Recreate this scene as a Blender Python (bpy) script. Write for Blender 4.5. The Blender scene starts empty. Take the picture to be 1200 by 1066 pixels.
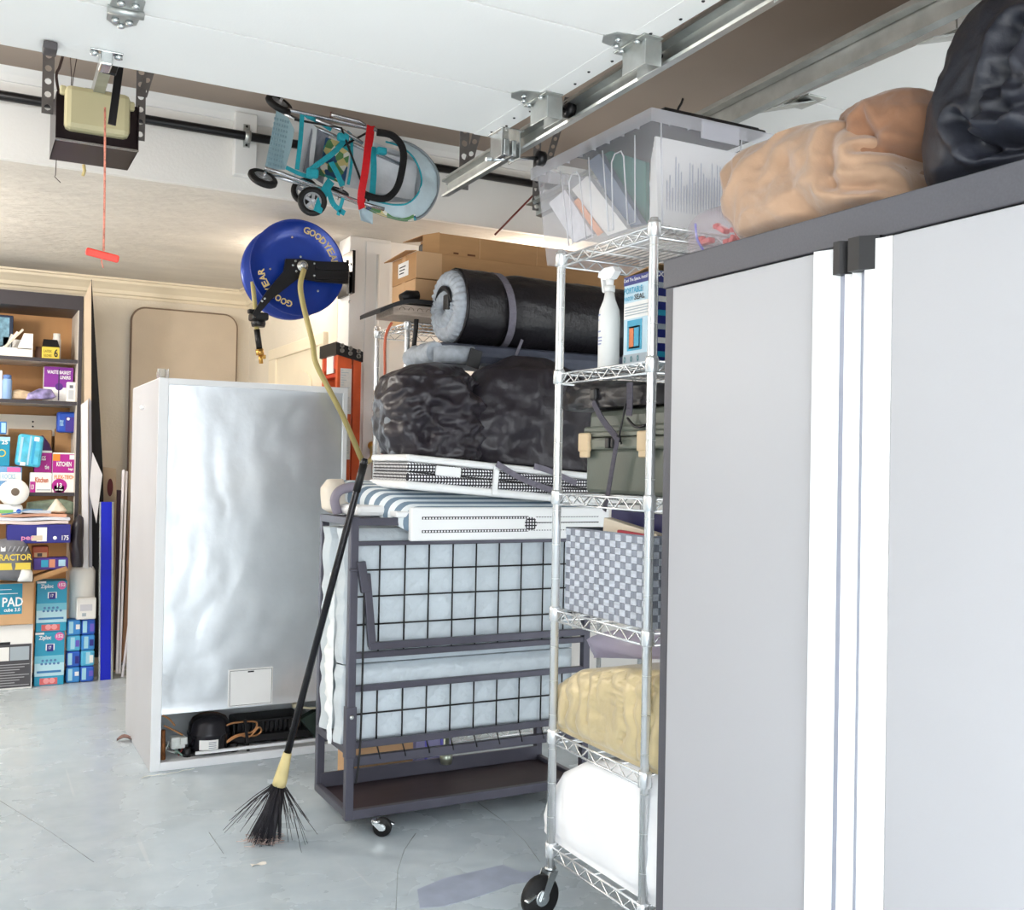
import bpy, bmesh, math, random
from math import sin, cos, pi, sqrt, atan2, radians
from mathutils import Vector as V, Matrix, noise

S = bpy.context.scene
COL = S.collection
rnd = random.Random(7)

# ---------------------------------------------------------------- camera
FPX, YAW, PITCH, ROLL, CH = 1204.6, 0.48967266, 0.0130125, -0.01874296, 1.312
_r = V((cos(YAW), -sin(YAW), 0)); _f = V((sin(YAW), cos(YAW), 0)); _d = V((0, 0, -1))
_f2 = _f * cos(PITCH) - _d * sin(PITCH); _d2 = _d * cos(PITCH) + _f * sin(PITCH)
RIGHT = _r * cos(ROLL) + _d2 * sin(ROLL); DOWN = _d2 * cos(ROLL) - _r * sin(ROLL); FWD = _f2
CAM = V((0, 0, CH))
cd = bpy.data.cameras.new('camera'); cam = bpy.data.objects.new('camera', cd); COL.objects.link(cam)
cd.sensor_width = 36; cd.lens = FPX / 1200 * 36; cd.clip_start = 0.02
m = Matrix((RIGHT, -DOWN, -FWD)).transposed().to_4x4(); m.translation = CAM
cam.matrix_world = m
S.camera = cam

# ---------------------------------------------------------------- world, lamps, exposure
S.view_settings.view_transform = 'Standard'; S.view_settings.look = 'None'
S.view_settings.gamma = 1; S.view_settings.use_curve_mapping = False
S.view_settings.exposure = 1.17
W = bpy.data.worlds.new('sky'); S.world = W; W.use_nodes = True
bg = W.node_tree.nodes['Background']; bg.inputs[0].default_value = (0.90, 0.95, 1.0, 1); bg.inputs[1].default_value = 2.6

def lamp(name, kind, loc, power, color, size=0.2, target=None):
    l = bpy.data.lights.new(name, kind); l.energy = power; l.color = color
    if kind == 'AREA': l.size = size
    else: l.shadow_soft_size = size
    o = bpy.data.objects.new(name, l); COL.objects.link(o); o.location = loc
    if target: o.rotation_euler = (V(target) - V(loc)).to_track_quat('-Z', 'Y').to_euler()
    return o
lamp('ceiling_or_fill_lamp', 'POINT', (-0.7, 3.5, 2.50), 14, (1.0, 0.98, 0.95), 0.1)  # added fill with no fixture, brightens the left ceiling, beam and pillar
lamp('ceiling_or_fill_lamp', 'POINT', (1.52, 5.45, 2.40), 3.0, (1.0, 0.88, 0.74), 0.06)
lamp('ceiling_or_fill_lamp', 'POINT', (-0.9, 5.5, 2.15), 37, (1.0, 0.96, 0.90), 0.15)  # added unseen fill left of the view, lifts back wall and shelves
lamp('ceiling_or_fill_lamp', 'POINT', (2.7, 4.80, 2.30), 5, (1.0, 0.9, 0.76), 0.08)
sun = lamp('sun', 'SUN', (0, -4, 6), 3.0, (1.0, 0.96, 0.90), 0.01, (0, -1.4, 0))

def U(px, py, x=None, y=None, z=None):
    """the point of the plane x=, y= or z= seen at a place of the photograph (measuring aid)"""
    d = RIGHT * ((px - 600) / FPX) + DOWN * ((py - 533) / FPX) + FWD
    t = (x - CAM.x) / d.x if x is not None else (y - CAM.y) / d.y if y is not None else (z - CAM.z) / d.z
    return CAM + d * t

# ---------------------------------------------------------------- materials
def lin(h):
    if not isinstance(h, str): return (*h, 1)
    h = h.lstrip('#'); c = [int(h[i:i + 2], 16) / 255 for i in (0, 2, 4)]
    return tuple(x / 12.92 if x <= 0.04045 else ((x + 0.055) / 1.055) ** 2.4 for x in c) + (1,)
MC = {}
def mat(name, col, rough=0.5, metal=0.0, var=0.0, vs=4.0, bump=0.0, bs=60.0, stretch=None, trans=0, alpha=1, coat=0, sheen=0, ior=1.45, detail=4, voronoi=False, emit=0):
    if name in MC: return MC[name]
    mt = bpy.data.materials.new(name); mt.use_nodes = True; MC[name] = mt
    nt = mt.node_tree; p = nt.nodes['Principled BSDF']; L = nt.links
    c = lin(col); p.inputs['Base Color'].default_value = c
    p.inputs['Roughness'].default_value = rough; p.inputs['Metallic'].default_value = metal
    p.inputs['IOR'].default_value = ior
    if trans: p.inputs['Transmission Weight'].default_value = trans
    if alpha < 1: p.inputs['Alpha'].default_value = alpha
    if coat: p.inputs['Coat Weight'].default_value = coat; p.inputs['Coat Roughness'].default_value = 0.1
    if sheen: p.inputs['Sheen Weight'].default_value = sheen
    if emit: p.inputs['Emission Color'].default_value = c; p.inputs['Emission Strength'].default_value = emit
    tc = nt.nodes.new('ShaderNodeTexCoord'); src = tc.outputs['Object']
    if stretch:
        mp = nt.nodes.new('ShaderNodeMapping'); mp.inputs['Scale'].default_value = stretch
        L.new(src, mp.inputs[0]); src = mp.outputs[0]
    if var:
        n = nt.nodes.new('ShaderNodeTexNoise'); n.inputs['Scale'].default_value = vs; n.inputs['Detail'].default_value = detail
        L.new(src, n.inputs['Vector'])
        r = nt.nodes.new('ShaderNodeValToRGB')
        r.color_ramp.elements[0].position = 0.3; r.color_ramp.elements[1].position = 0.7
        r.color_ramp.elements[0].color = tuple(max(0, x * (1 - var)) for x in c[:3]) + (1,)
        r.color_ramp.elements[1].color = tuple(min(1, x * (1 + var)) for x in c[:3]) + (1,)
        L.new(n.outputs['Fac'], r.inputs[0]); L.new(r.outputs[0], p.inputs['Base Color'])
    if bump:
        if voronoi:
            n2 = nt.nodes.new('ShaderNodeTexVoronoi'); o2 = n2.outputs['Distance']
        else:
            n2 = nt.nodes.new('ShaderNodeTexNoise'); n2.inputs['Detail'].default_value = 5; o2 = n2.outputs['Fac']
        n2.inputs['Scale'].default_value = bs; L.new(src, n2.inputs['Vector'])
        b = nt.nodes.new('ShaderNodeBump'); b.inputs['Strength'].default_value = bump; b.inputs['Distance'].default_value = 0.02
        L.new(o2, b.inputs['Height']); L.new(b.outputs[0], p.inputs['Normal'])
    return mt

# ---------------------------------------------------------------- mesh builder
class MB:
    def __init__(s): s.v = []; s.f = []; s.mi = []; s.sm = []
    def add(s, vs, fs, mi=0, sm=False):
        o = len(s.v); s.v += [V(p) for p in vs]
        for f in fs: s.f.append([i + o for i in f]); s.mi.append(mi); s.sm.append(sm)
        return s
    def cbox(s, c, size, ch=0.0, R=None, mi=0):
        """box (chamfered by ch) about c"""
        c = V(c); h = [x / 2 for x in size]; R = R or Matrix.Identity(3)
        ch = min(ch, min(h) * 0.95)
        if ch <= 0:
            vs = [c + R @ V((sx * h[0], sy * h[1], sz * h[2])) for sz in (-1, 1) for sy in (-1, 1) for sx in (-1, 1)]
            return s.add(vs, [(0, 2, 3, 1), (4, 5, 7, 6), (0, 1, 5, 4), (2, 6, 7, 3), (0, 4, 6, 2), (1, 3, 7, 5)], mi)
        bm = bmesh.new(); bmesh.ops.create_cube(bm, size=1)
        for q in bm.verts: q.co = V((q.co.x * size[0], q.co.y * size[1], q.co.z * size[2]))
        bmesh.ops.bevel(bm, geom=bm.edges[:], offset=ch, segments=2, affect='EDGES', profile=0.5)
        bm.verts.index_update()
        s.add([c + R @ q.co for q in bm.verts], [[q.index for q in f.verts] for f in bm.faces], mi); bm.free(); return s
    def box(s, lo, hi, ch=0.0, mi=0):
        lo = V(lo); hi = V(hi); d = hi - lo
        return s.cbox((lo + hi) / 2, [abs(x) for x in d], ch, None, mi)
    def bar(s, a, b, w, h, up=(0, 0, 1), ch=0, mi=0):
        """rectangular bar from a to b; h along up"""
        a = V(a); b = V(b); d = b - a; L = d.length; x = d.normalized(); y = V(up).cross(x)
        if y.length < 1e-5: y = V((0, 1, 0)).cross(x)
        y.normalize(); z = x.cross(y)
        return s.cbox((a + b) / 2, (L, w, h), ch, Matrix((x, y, z)).transposed(), mi)
    def tube(s, pts, r, n=8, closed=False, mi=0, cap=True, flat=None):
        P = [V(p) for p in pts]; N = len(P); rs = r if isinstance(r, (list, tuple)) else [r] * N
        vs = []; prev = None
        for i, p in enumerate(P):
            a = P[(i - 1) % N] if (i > 0 or closed) else P[i]; b = P[(i + 1) % N] if (i < N - 1 or closed) else P[i]
            t = (b - a).normalized()
            if prev is None:
                u = t.cross(V((0, 0, 1)))
                if u.length < 1e-3: u = t.cross(V((0, 1, 0)))
                u.normalize()
            else:
                u = prev - t * prev.dot(t); u = u.normalized() if u.length > 1e-6 else t.orthogonal().normalized()
            prev = u; w = t.cross(u)
            for k in range(n):
                q = 2 * pi * k / n; ru = rs[i]; rw = rs[i] * (flat if flat else 1)
                vs.append(p + u * cos(q) * ru + w * sin(q) * rw)
        fs = []
        for i in range(N if closed else N - 1):
            for k in range(n):
                a = i * n + k; b = i * n + (k + 1) % n; j = ((i + 1) % N) * n
                fs.append((a, b, j + (k + 1) % n, j + k))
        s.add(vs, fs, mi, True)
        if cap and not closed:
            o = len(s.v) - len(vs)
            s.f.append([o + k for k in range(n)][::-1]); s.mi.append(mi); s.sm.append(False)
            s.f.append([o + (N - 1) * n + k for k in range(n)]); s.mi.append(mi); s.sm.append(False)
        return s
    def cyl(s, a, b, r, n=16, mi=0): return s.tube([a, b], r, n, mi=mi)
    def lathe(s, prof, c, axis=(0, 0, 1), n=24, mi=0, sm=True, cap=True):
        """profile of (radius, height) along axis from c"""
        c = V(c); ax = V(axis).normalized(); u = ax.orthogonal().normalized(); w = ax.cross(u)
        vs = []; fs = []
        for (r, h) in prof:
            for k in range(n):
                q = 2 * pi * k / n; vs.append(c + ax * h + (u * cos(q) + w * sin(q)) * max(r, 1e-4))
        for i in range(len(prof) - 1):
            for k in range(n):
                a = i * n + k; b = i * n + (k + 1) % n; fs.append((a, b, b + n, a + n))
        s.add(vs, fs, mi, sm)
        if not cap: return s
        o = len(s.v) - len(vs)
        s.f.append([o + k for k in range(n)][::-1]); s.mi.append(mi); s.sm.append(False)
        s.f.append([o + (len(prof) - 1) * n + k for k in range(n)]); s.mi.append(mi); s.sm.append(False)
        return s
    def prism(s, poly, ext, mi=0, sm=False):
        """3-D polygon extruded by the vector ext"""
        P = [V(p) for p in poly]; e = V(ext); n = len(P)
        fs = [list(range(n))[::-1], [i + n for i in range(n)]] + [(i, (i + 1) % n, (i + 1) % n + n, i + n) for i in range(n)]
        return s.add(P + [p + e for p in P], fs, mi, sm)
    def grid(s, fn, nu, nv, mi=0, sm=True, cu=False):
        vs = [fn(i / (nu if cu else nu - 1), j / (nv - 1)) for j in range(nv) for i in range(nu)]
        fs = [(j * nu + i, j * nu + (i + 1) % nu, (j + 1) * nu + (i + 1) % nu, (j + 1) * nu + i) for j in range(nv - 1) for i in range(nu if cu else nu - 1)]
        return s.add(vs, fs, mi, sm)
    def slab(s, fn, nu, nv, th, mi=0):
        """grid sheet with thickness vector th"""
        t = V(th); s.grid(fn, nu, nv, mi); s.grid(lambda a, b: fn(a, b) + t, nu, nv, mi)
        ed = [(i / (nu - 1), 0) for i in range(nu)] + [(1, j / (nv - 1)) for j in range(1, nv)] + [(i / (nu - 1), 1) for i in range(nu - 2, -1, -1)] + [(0, j / (nv - 1)) for j in range(nv - 2, 0, -1)]
        P = [fn(*e) for e in ed]; n = len(P)
        return s.add(P + [p + t for p in P], [(i, (i + 1) % n, (i + 1) % n + n, i + n) for i in range(n)], mi, False)

ORG = {}
def obj(name, b, mats, parent=None, smooth=None):
    me = bpy.data.meshes.new(name); o0 = ORG[parent.name] if parent else V((0, 0, 0))
    me.from_pydata([tuple(p - o0) for p in b.v], [], b.f)
    for mt in (mats if isinstance(mats, (list, tuple)) else [mats]): me.materials.append(mt)
    me.polygons.foreach_set('material_index', b.mi)
    me.polygons.foreach_set('use_smooth', b.sm if smooth is None else [smooth] * len(b.f))
    bm = bmesh.new(); bm.from_mesh(me); bmesh.ops.recalc_face_normals(bm, faces=bm.faces); bm.to_mesh(me); bm.free()
    me.update(); o = bpy.data.objects.new(name, me); COL.objects.link(o)
    if parent: o.parent = parent
    ORG[o.name] = o0; return o
def thing(name, label, cat, loc, group=None):
    o = bpy.data.objects.new(name, None); o.empty_display_size = 0.05; COL.objects.link(o); o.location = loc
    ORG[o.name] = V(loc); return tag(o, label, cat, group)
def tag(o, label, cat, group=None):
    o['label'] = label; o['category'] = cat
    if group: o['group'] = group
    return o
def struct(name, b, mt, parent=None):
    o = obj(name, b, mt, parent)
    if not parent: o['kind'] = 'structure'
    return o
def text(s, o, u, w, v, h, mt, parent, n=None, bold=0.0, name='lettering'):
    """flat lettering filling the rectangle o + u*w, v*h, lifted 1 mm along n"""
    c = bpy.data.curves.new('letters', 'FONT'); c.body = s; c.resolution_u = 2; c.offset = bold; c.size = 1
    t = bpy.data.objects.new('letters', c); COL.objects.link(t)
    me = bpy.data.meshes.new_from_object(t); bpy.data.objects.remove(t)
    xs = [q.co.x for q in me.vertices]; ys = [q.co.y for q in me.vertices]
    if not xs: return
    x0, x1, y0, y1 = min(xs), max(xs), min(ys), max(ys)
    u = V(u).normalized(); v = V(v).normalized(); n = V(n) if n else u.cross(v)
    o = V(o) + n * 0.0012; og = ORG[parent.name]
    for q in me.vertices:
        q.co = o + u * ((q.co.x - x0) / (x1 - x0) * w) + v * ((q.co.y - y0) / max(1e-6, y1 - y0) * h) - og
    me.materials.clear(); me.materials.append(mt); me.name = name
    ob = bpy.data.objects.new(name, me); COL.objects.link(ob); ob.parent = parent; ORG[ob.name] = og
    return ob
def fbm(p, f, o=3):
    p = V(p) * f; a = 0; w = 1; t = 0
    for _ in range(o): a += noise.noise(p) * w; t += w; w *= 0.5; p = p * 2.03 + V((3.1, 1.7, 5.3))
    return a / t
def ridge(p, f): return 1 - 2 * abs(noise.noise(V(p) * f))
def sack(poly, axis, depth, rows=40, n=56, amp=0.012, f=9, seed=0, exp=2.3, ripple=None, flatb=True, back=None, endp=0.45):
    """closed soft body: outline poly (world points of the plane perpendicular to axis), ring by ring"""
    ax = {'x': V((1, 0, 0)), 'y': V((0, 1, 0))}[axis]; side = V((0, 1, 0)) if axis == 'x' else V((1, 0, 0))
    P = [V(p) for p in poly]; base = P[0].dot(ax)
    st = [(p.dot(side), p.z) for p in P]; zs = [q[1] for q in st]; z0, z1 = min(zs), max(zs)
    def ext(z):
        xs = []
        for i in range(len(st)):
            (a, za), (b, zb) = st[i], st[(i + 1) % len(st)]
            if (za - z) * (zb - z) <= 0 and abs(za - zb) > 1e-9: xs.append(a + (b - a) * (z - za) / (zb - za))
        return (min(xs), max(xs)) if xs else (0, 0)
    R = [];
    for j in range(rows + 1):
        t = j / rows; t = 0.5 - 0.5 * cos(pi * t); t = min(max(t, 0.004), 0.996); z = z0 + (z1 - z0) * t
        a, b = ext(z); R.append((t, z, (a + b) / 2, (b - a) / 2))
    mx = max(r[3] for r in R); so = V((seed * 7.3, seed * 3.1, seed * 1.7)); vs = []
    bk = depth if back is None else back
    for (t, z, c, h) in R:
        pr = (max(0.0, 1 - abs(2 * t - 1) ** 3.2)) ** endp if not (flatb and t < 0.5) else max(0.75, (max(0.0, 1 - abs(2 * t - 1) ** 6)) ** 0.4)
        pr *= 0.45 + 0.55 * h / mx
        for k in range(n):
            q = 2 * pi * k / n; cs, sn = cos(q), sin(q)
            ex = abs(cs) ** (2 / exp) * (1 if cs > 0 else -1); ey = abs(sn) ** (2 / exp) * (1 if sn > 0 else -1)
            p = side * (c + h * ex) + ax * (base + (bk if ey > 0 else depth) * ey * pr) + V((0, 0, z))
            w = p + so
            wq = w + V((fbm(w, 4), fbm(w + V((9, 2, 4)), 4), fbm(w + V((2, 8, 1)), 4))) * 0.10
            dn = amp * (0.65 * ridge(wq, f) + 0.35 * ridge(wq + V((4, 4, 4)), f * 1.9) + 0.18 * ridge(wq, f * 4.1) - 0.2)
            if ripple: dn += ripple(p, q, t)
            o = side * ex * 0.6 + ax * ey
            if o.length > 1e-6: o.normalize()
            edge = min(1, sin(pi * t) * 3)
            p = p + o * dn * edge * (0.3 + 0.7 * abs(ey))
            if flatb and p.z < z0: p.z = z0
            vs.append(p)
    b = MB(); N = rows + 1
    fs = [(j * n + k, j * n + (k + 1) % n, (j + 1) * n + (k + 1) % n, (j + 1) * n + k) for j in range(rows) for k in range(n)]
    fs.append(list(range(n))[::-1]); fs.append([rows * n + k for k in range(n)])
    b.add(vs, fs, 0, True); return b
def creases(lines):
    def fn(p, q, t):
        s = 0
        for a, b, w, d in lines:
            ab = b - a; k = max(0, min(1, (p - a).dot(ab) / ab.dot(ab))); r = (p - a - ab * k); r = sqrt(r.y ** 2 + r.z ** 2)
            s += d * (math.exp(-(r / w) ** 2) - .55 * math.exp(-((r - 1.9 * w) / w) ** 2))
        return s
    return fn
def pts(px, **kw): return [U(a, b, **kw) for a, b in px]
def spline(P, k=6):
    P = [V(p) for p in P]; out = []
    for i in range(len(P) - 1):
        a = P[max(0, i - 1)]; b = P[i]; c = P[i + 1]; d = P[min(len(P) - 1, i + 2)]
        for j in range(k):
            t = j / k; out.append(0.5 * ((2 * b) + (c - a) * t + (2 * a - 5 * b + 4 * c - d) * t * t + (3 * b - a - 3 * c + d) * t ** 3))
    return out + [P[-1]]

# ---------------------------------------------------------------- palette
WHITE = mat('white_paint', '#ececea', 0.45, var=0.02, vs=3)
WALLW = mat('wall_white', '#eceae6', 0.7, var=0.03, vs=2, bump=0.08, bs=90)
WALLC = mat('wall_cream', '#e7ddcc', 0.75, var=0.05, vs=2.2, bump=0.12, bs=70)
TRIMC = mat('trim_cream', '#efe2c9', 0.5, var=0.03, vs=3)
CEILG = mat('ceiling_plaster', '#d9d3ca', 0.85, var=0.07, vs=2.4, bump=0.5, bs=16, stretch=(1, 2.6, 1))
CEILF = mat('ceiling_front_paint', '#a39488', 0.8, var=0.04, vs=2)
STEEL = mat('galvanised_steel', '#b9bcba', 0.36, 0.85, var=0.16, vs=14, bump=0.05, bs=40)
CHROME = mat('chrome_wire', '#eef0f1', 0.27, 0.72, var=0.04, vs=30)
ZINC = mat('bright_zinc', '#cfd3d4', 0.25, 0.95, var=0.1, vs=25)
BLACKM = mat('black_metal', '#1b1a1c', 0.35, 0.3, var=0.15, vs=10)
BLACKP = mat('black_plastic', '#161517', 0.45, var=0.15, vs=12)
RUBBER = mat('black_rubber', '#131213', 0.6, var=0.2, vs=20, bump=0.1, bs=120)
CARD = mat('cardboard', '#b58b5f', 0.8, var=0.08, vs=5, bump=0.05, bs=80, stretch=(1, 1, 5))
CARDL = mat('cardboard_light', '#cda57c', 0.8, var=0.06, vs=5, bump=0.05, bs=80)
PAPER = mat('white_paper', '#f1f0ee', 0.7, var=0.03, vs=8)
INK = mat('black_ink', '#242326', 0.6, var=0.05, vs=20)
WINK = mat('white_ink', '#f7f7f7', 0.5, var=0.02, vs=20)
S.cycles.use_denoising = True
# ================================================================ SETTING
def floor_mat():
    mt = bpy.data.materials.new('grey_epoxy_floor'); mt.use_nodes = True; nt = mt.node_tree; L = nt.links; p = nt.nodes['Principled BSDF']
    tc = nt.nodes.new('ShaderNodeTexCoord')
    def nz(scale, stretch=(1, 1, 1), rot=0, det=5):
        mp = nt.nodes.new('ShaderNodeMapping'); mp.inputs['Scale'].default_value = stretch; mp.inputs['Rotation'].default_value = (0, 0, rot)
        n = nt.nodes.new('ShaderNodeTexNoise'); n.inputs['Scale'].default_value = scale; n.inputs['Detail'].default_value = det
        L.new(tc.outputs['Object'], mp.inputs[0]); L.new(mp.outputs[0], n.inputs['Vector']); return n.outputs['Fac']
    def ramp(src, a, b, c0, c1):
        r = nt.nodes.new('ShaderNodeValToRGB'); e = r.color_ramp.elements; e[0].position = a; e[1].position = b
        e[0].color = c0; e[1].color = c1; L.new(src, r.inputs[0]); return r.outputs[0]
    def mix(f, a, b, mode='MIX'):
        x = nt.nodes.new('ShaderNodeMix'); x.data_type = 'RGBA'; x.blend_type = mode
        if isinstance(f, float): x.inputs[0].default_value = f
        else: L.new(f, x.inputs[0])
        for i, q in ((6, a), (7, b)):
            if isinstance(q, tuple): x.inputs[i].default_value = q
            else: L.new(q, x.inputs[i])
        return x.outputs[2]
    base = ramp(nz(1.3), 0.3, 0.7, lin('#b2bfc8'), lin('#c8d3da'))
    base = mix(0.5, base, ramp(nz(11), 0.3, 0.7, lin('#b3c0c9'), lin('#cbd6dc')))
    white = (1, 1, 1, 1); blk = (0, 0, 0, 1)
    for k, (sc, st, ro) in enumerate([(3, (0.35, 9, 1), 0.5), (3.4, (9, 0.3, 1), 0.15), (4, (0.3, 12, 1), -0.7)]):
        base = mix(ramp(nz(sc, st, ro, 2), 0.70, 0.76, blk, (0.25, 0.25, 0.25, 1)), base, lin('#e8ecec'))
    base = mix(ramp(nz(9, (1, 1, 1), 0.3, 3), 0.69, 0.82, blk, (0.16, 0.16, 0.16, 1)), base, lin('#ecece8'))
    base = mix(ramp(nz(5.5, (1, 1.5, 1), 1.3, 4), 0.66, 0.84, blk, (0.12, 0.12, 0.12, 1)), base, lin('#8f979c'))
    L.new(base, p.inputs['Base Color'])
    L.new(ramp(nz(3.5), 0.3, 0.75, (0.20, 0.20, 0.20, 1), (0.34, 0.34, 0.34, 1)), p.inputs['Roughness'])
    b = nt.nodes.new('ShaderNodeBump'); b.inputs['Strength'].default_value = 0.12; b.inputs['Distance'].default_value = 0.01
    L.new(nz(7), b.inputs['Height']); L.new(b.outputs[0], p.inputs['Normal'])
    return mt
XL, XR = -1.6, 4.3
FLOOR = struct('floor', MB().box((XL - .1, -0.4, -0.1), (XR + .1, 7.2, 0)), floor_mat())
# old blue-grey paint patch and hairline cracks in the slab
poly = pts([(489, 1042), (520, 1029), (560, 1020), (590, 1013), (612, 1022), (636, 1019), (640, 1030), (600, 1036), (565, 1049), (520, 1062), (492, 1064)], z=0.0)
obj('paint_patch', MB().prism(poly, (0, 0, 0.0008)), mat('old_blue_paint', '#a4adc0', 0.35, var=0.12, vs=12), FLOOR)
CRK = mat('crack_grime', '#8b9397', 0.7, var=0.2, vs=30)
for cr in ([(487, 976), (474, 995), (466, 1020), (464, 1066)], [(560, 940), (590, 962), (615, 985), (633, 1010)], [(0, 938), (60, 975), (110, 1010)], [(245, 975), (262, 1000)]):
    obj('hairline_crack', MB().tube(pts(cr, z=0.0), 0.0014, 4, flat=0.5), CRK, FLOOR)
struct('driveway', MB().box((-8, -9, -0.12), (10, -0.4, -0.01)), mat('driveway_concrete', '#c4c2bc', 0.85, var=0.08, vs=3, bump=0.1, bs=60))
ZB, ZF, YB = 2.487, 2.84, 4.485
struct('wall_back', MB().box((XL, 7.1, 0), (1.72, 7.2, 2.6)), WALLC)
WR = struct('wall_right', MB().box((1.716, 5.2, 0), (1.90, 7.2, 2.6)), WALLC)
struct('wall_bay', MB().box((1.93, 5.06, 0), (XR, 5.2, 2.6)), WALLW)
struct('wall_left', MB().box((XL - .1, -0.2, 0), (XL, 7.2, 2.95)), WALLW)
struct('wall_far_right', MB().box((XR, -0.2, 0), (XR + .1, 5.2, 2.95)), WALLW)
struct('ceiling', MB().box((XL, -0.2, ZF), (XR, YB + .02, ZF + .08)), CEILF)
struct('ceiling', MB().box((XL, YB + .03, ZB), (XR, 7.2, ZB + .08)), CEILG)
BEAM = struct('beam', MB().box((XL, YB, ZB), (XR, YB + .03, ZF), 0.002), WALLW)
# front wall over and between the two door openings
struct('wall_front', MB().box((XL, -0.22, 2.14), (XR, -0.08, 2.95)).box((XL, -0.22, 0), (-1.1, -0.08, 2.14)).box((1.42, -0.22, 0), (1.66, -0.08, 2.14)).box((4.05, -0.22, 0), (XR, -0.08, 2.14)), WALLW)
# mouldings: small cove on top of the beam, crown along the back room
struct('trim_1', MB().prism([(XL, YB, 2.84), (XL, YB, 2.79), (XL, YB - .012, 2.79), (XL, YB - .02, 2.815), (XL, YB - .045, 2.84)], (XR - XL, 0, 0)), WHITE)
def crown(a, dirn, nrm, L):
    a = V(a); n = V(nrm); prof = [(0, 0), (0, -.115), (.012, -.115), (.016, -.098), (.03, -.092), (.036, -.07), (.06, -.045), (.078, -.03), (.082, -.014), (.1, -.012), (.1, 0)]
    return MB().prism([a + n * x + V((0, 0, z)) for x, z in prof], V(dirn) * L)
struct('trim_2', crown((XL, 7.1, ZB), (1, 0, 0), (0, -1, 0), 1.716 - XL), TRIMC)
struct('trim_3', crown((1.716, 5.2, ZB), (0, 1, 0), (-1, 0, 0), 1.9), TRIMC)
# pillar closing the stub wall
PIL = struct('pillar', MB().box((1.716, 5.02, 0), (1.938, 5.2, ZB), 0.006), WALLW)
obj('corner_board', MB().box((1.80, 5.012, 0.05), (1.938, 5.021, ZB - .02), 0.003), WHITE, PIL)
t = thing('cable_conduit', 'thin white cable conduit clipped upright on the white pillar', 'conduit', (1.862, 5.01, 0.9))
obj('tube', MB().cyl((1.862, 5.0, 0.85), (1.862, 5.0, 2.40), 0.008, 10), WHITE, t)
for z in (1.06, 1.34, 1.99):
    obj('clip', MB().cbox((1.862, 5.0, z), (0.034, 0.022, 0.012), 0.003), ZINC, t)
# door in the stub wall: casing and an arched raised panel
yo0, yo1, yi0, yi1, zc, zi = 6.479, 5.35, 6.31, 5.45, 2.03, 1.96
D = struct('door_1', MB().box((1.70, yi1, 0.01), (1.717, yi0, zi)), TRIMC)
cs = MB(); x0 = 1.69
cs.box((x0, yi0, 0), (1.717, yo0, zc), 0.006).box((x0, yo1, 0), (1.717, yi1, zc), 0.006).box((x0 - .003, yo1, zi), (1.717, yo0, zc), 0.006)
obj('casing', cs, TRIMC, D)
arch = [(1.698, 6.2, 1.2), (1.698, 6.2, 1.76)] + [(1.698, 5.88 + 0.32 * cos(a), 1.76 + 0.10 * sin(a)) for a in [pi * k / 10 for k in range(1, 10)]] + [(1.698, 5.56, 1.76), (1.698, 5.56, 1.2)]
obj('raised_panel', MB().prism(arch, (-0.008, 0, 0)), TRIMC, D)

# ================================================================ OVERHEAD DOORS, TRACKS, OPENER
PANW = mat('door_panel_white', '#efefed', 0.42, var=0.015, vs=2, bump=0.03, bs=160)
def hinge(parent, p, with_roller=True):
    """end hinge: two bolted leaves, bracket box and a roller running in the track"""
    p = V(p); h = MB()
    h.prism([p + V((-.085, -.03, -.002)), p + V((-.10, 0, -.002)), p + V((-.085, .03, -.002)), p + V((-.02, .045, -.002)), p + V((-.02, -.045, -.002))], (0, 0, .004))
    h.cbox(p + V((-.01, 0, -.004)), (.05, .12, .004), .001)
    h.cbox(p + V((-.02, .0, -.032)), (.004, .085, .056), .001).cbox(p + V((.02, 0, -.032)), (.004, .085, .056), .001).cbox(p + V((0, -.043, -.032)), (.044, .004, .056), .001)
    hb = obj('hinge', h, STEEL, parent)
    bl = MB()
    for q in ((-.07, -.012), (-.055, .018), (-.03, -.025), (.0, .05), (-.03, .035)):
        bl.lathe([(.007, 0), (.007, -.006), (.004, -.008)], p + V((q[0], q[1], -.005)), (0, 0, 1), 8)
    obj('bolt', bl, ZINC, hb)
    if with_roller:
        r = MB(); c = p + V((.068, 0, -.014))
        r.cyl(p + V((-.02, 0, -.014)), c, .005, 8).lathe([(.008, -.012), (.021, -.010), (.021, .010), (.008, .012)], c, (1, 0, 0), 16)
        obj('roller', r, BLACKM, hb)
ZD = 2.25
def garage_door(label, xl, xr, ys, slope=0.0, zd=ZD):
    t = thing('garage_door', label, 'garage door', ((xl + xr) / 2, ys[-1], zd))
    for a, b in zip(ys[:-1], ys[1:]):
        g = .003; z = lambda y: zd + slope * (ys[0] - y)
        bb = MB()
        bb.prism([(xl, a - g, z(a)), (xl, a - g, z(a) + .042), (xl, b + g, z(b) + .042), (xl, b + g, z(b)), (xl, b + g + .012, z(b) - .0005), (xl, a - g - .012, z(a) - .0005)], (xr - xl, 0, 0))
        s = obj('door_section', bb, PANW, t)
        obj('end_stile', MB().prism([(xr - .062, a - g, z(a) - .0015), (xr, a - g, z(a) - .0015), (xr, b + g, z(b) - .0015), (xr - .062, b + g, z(b) - .0015)], (0, 0, .043)), PANW, s)
        k = MB()
        for i in range(4):
            y = a + (b - a) * (i + .7) / 5
            k.lathe([(.004, 0), (.003, -.002)], (xr - .028 + .012 * (i % 2), y, z(y) - .0016), (0, 0, 1), 8)
        obj('hole_dark', k, INK, s)  # black discs paint the dark inside the stile's punched holes
    return t
GD = garage_door('white overhead garage door raised flat under the ceiling, beige opener behind its edge', -1.15, 1.305, [2.60, 2.266, 1.862, 1.42, 0.95, 0.45])
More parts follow.
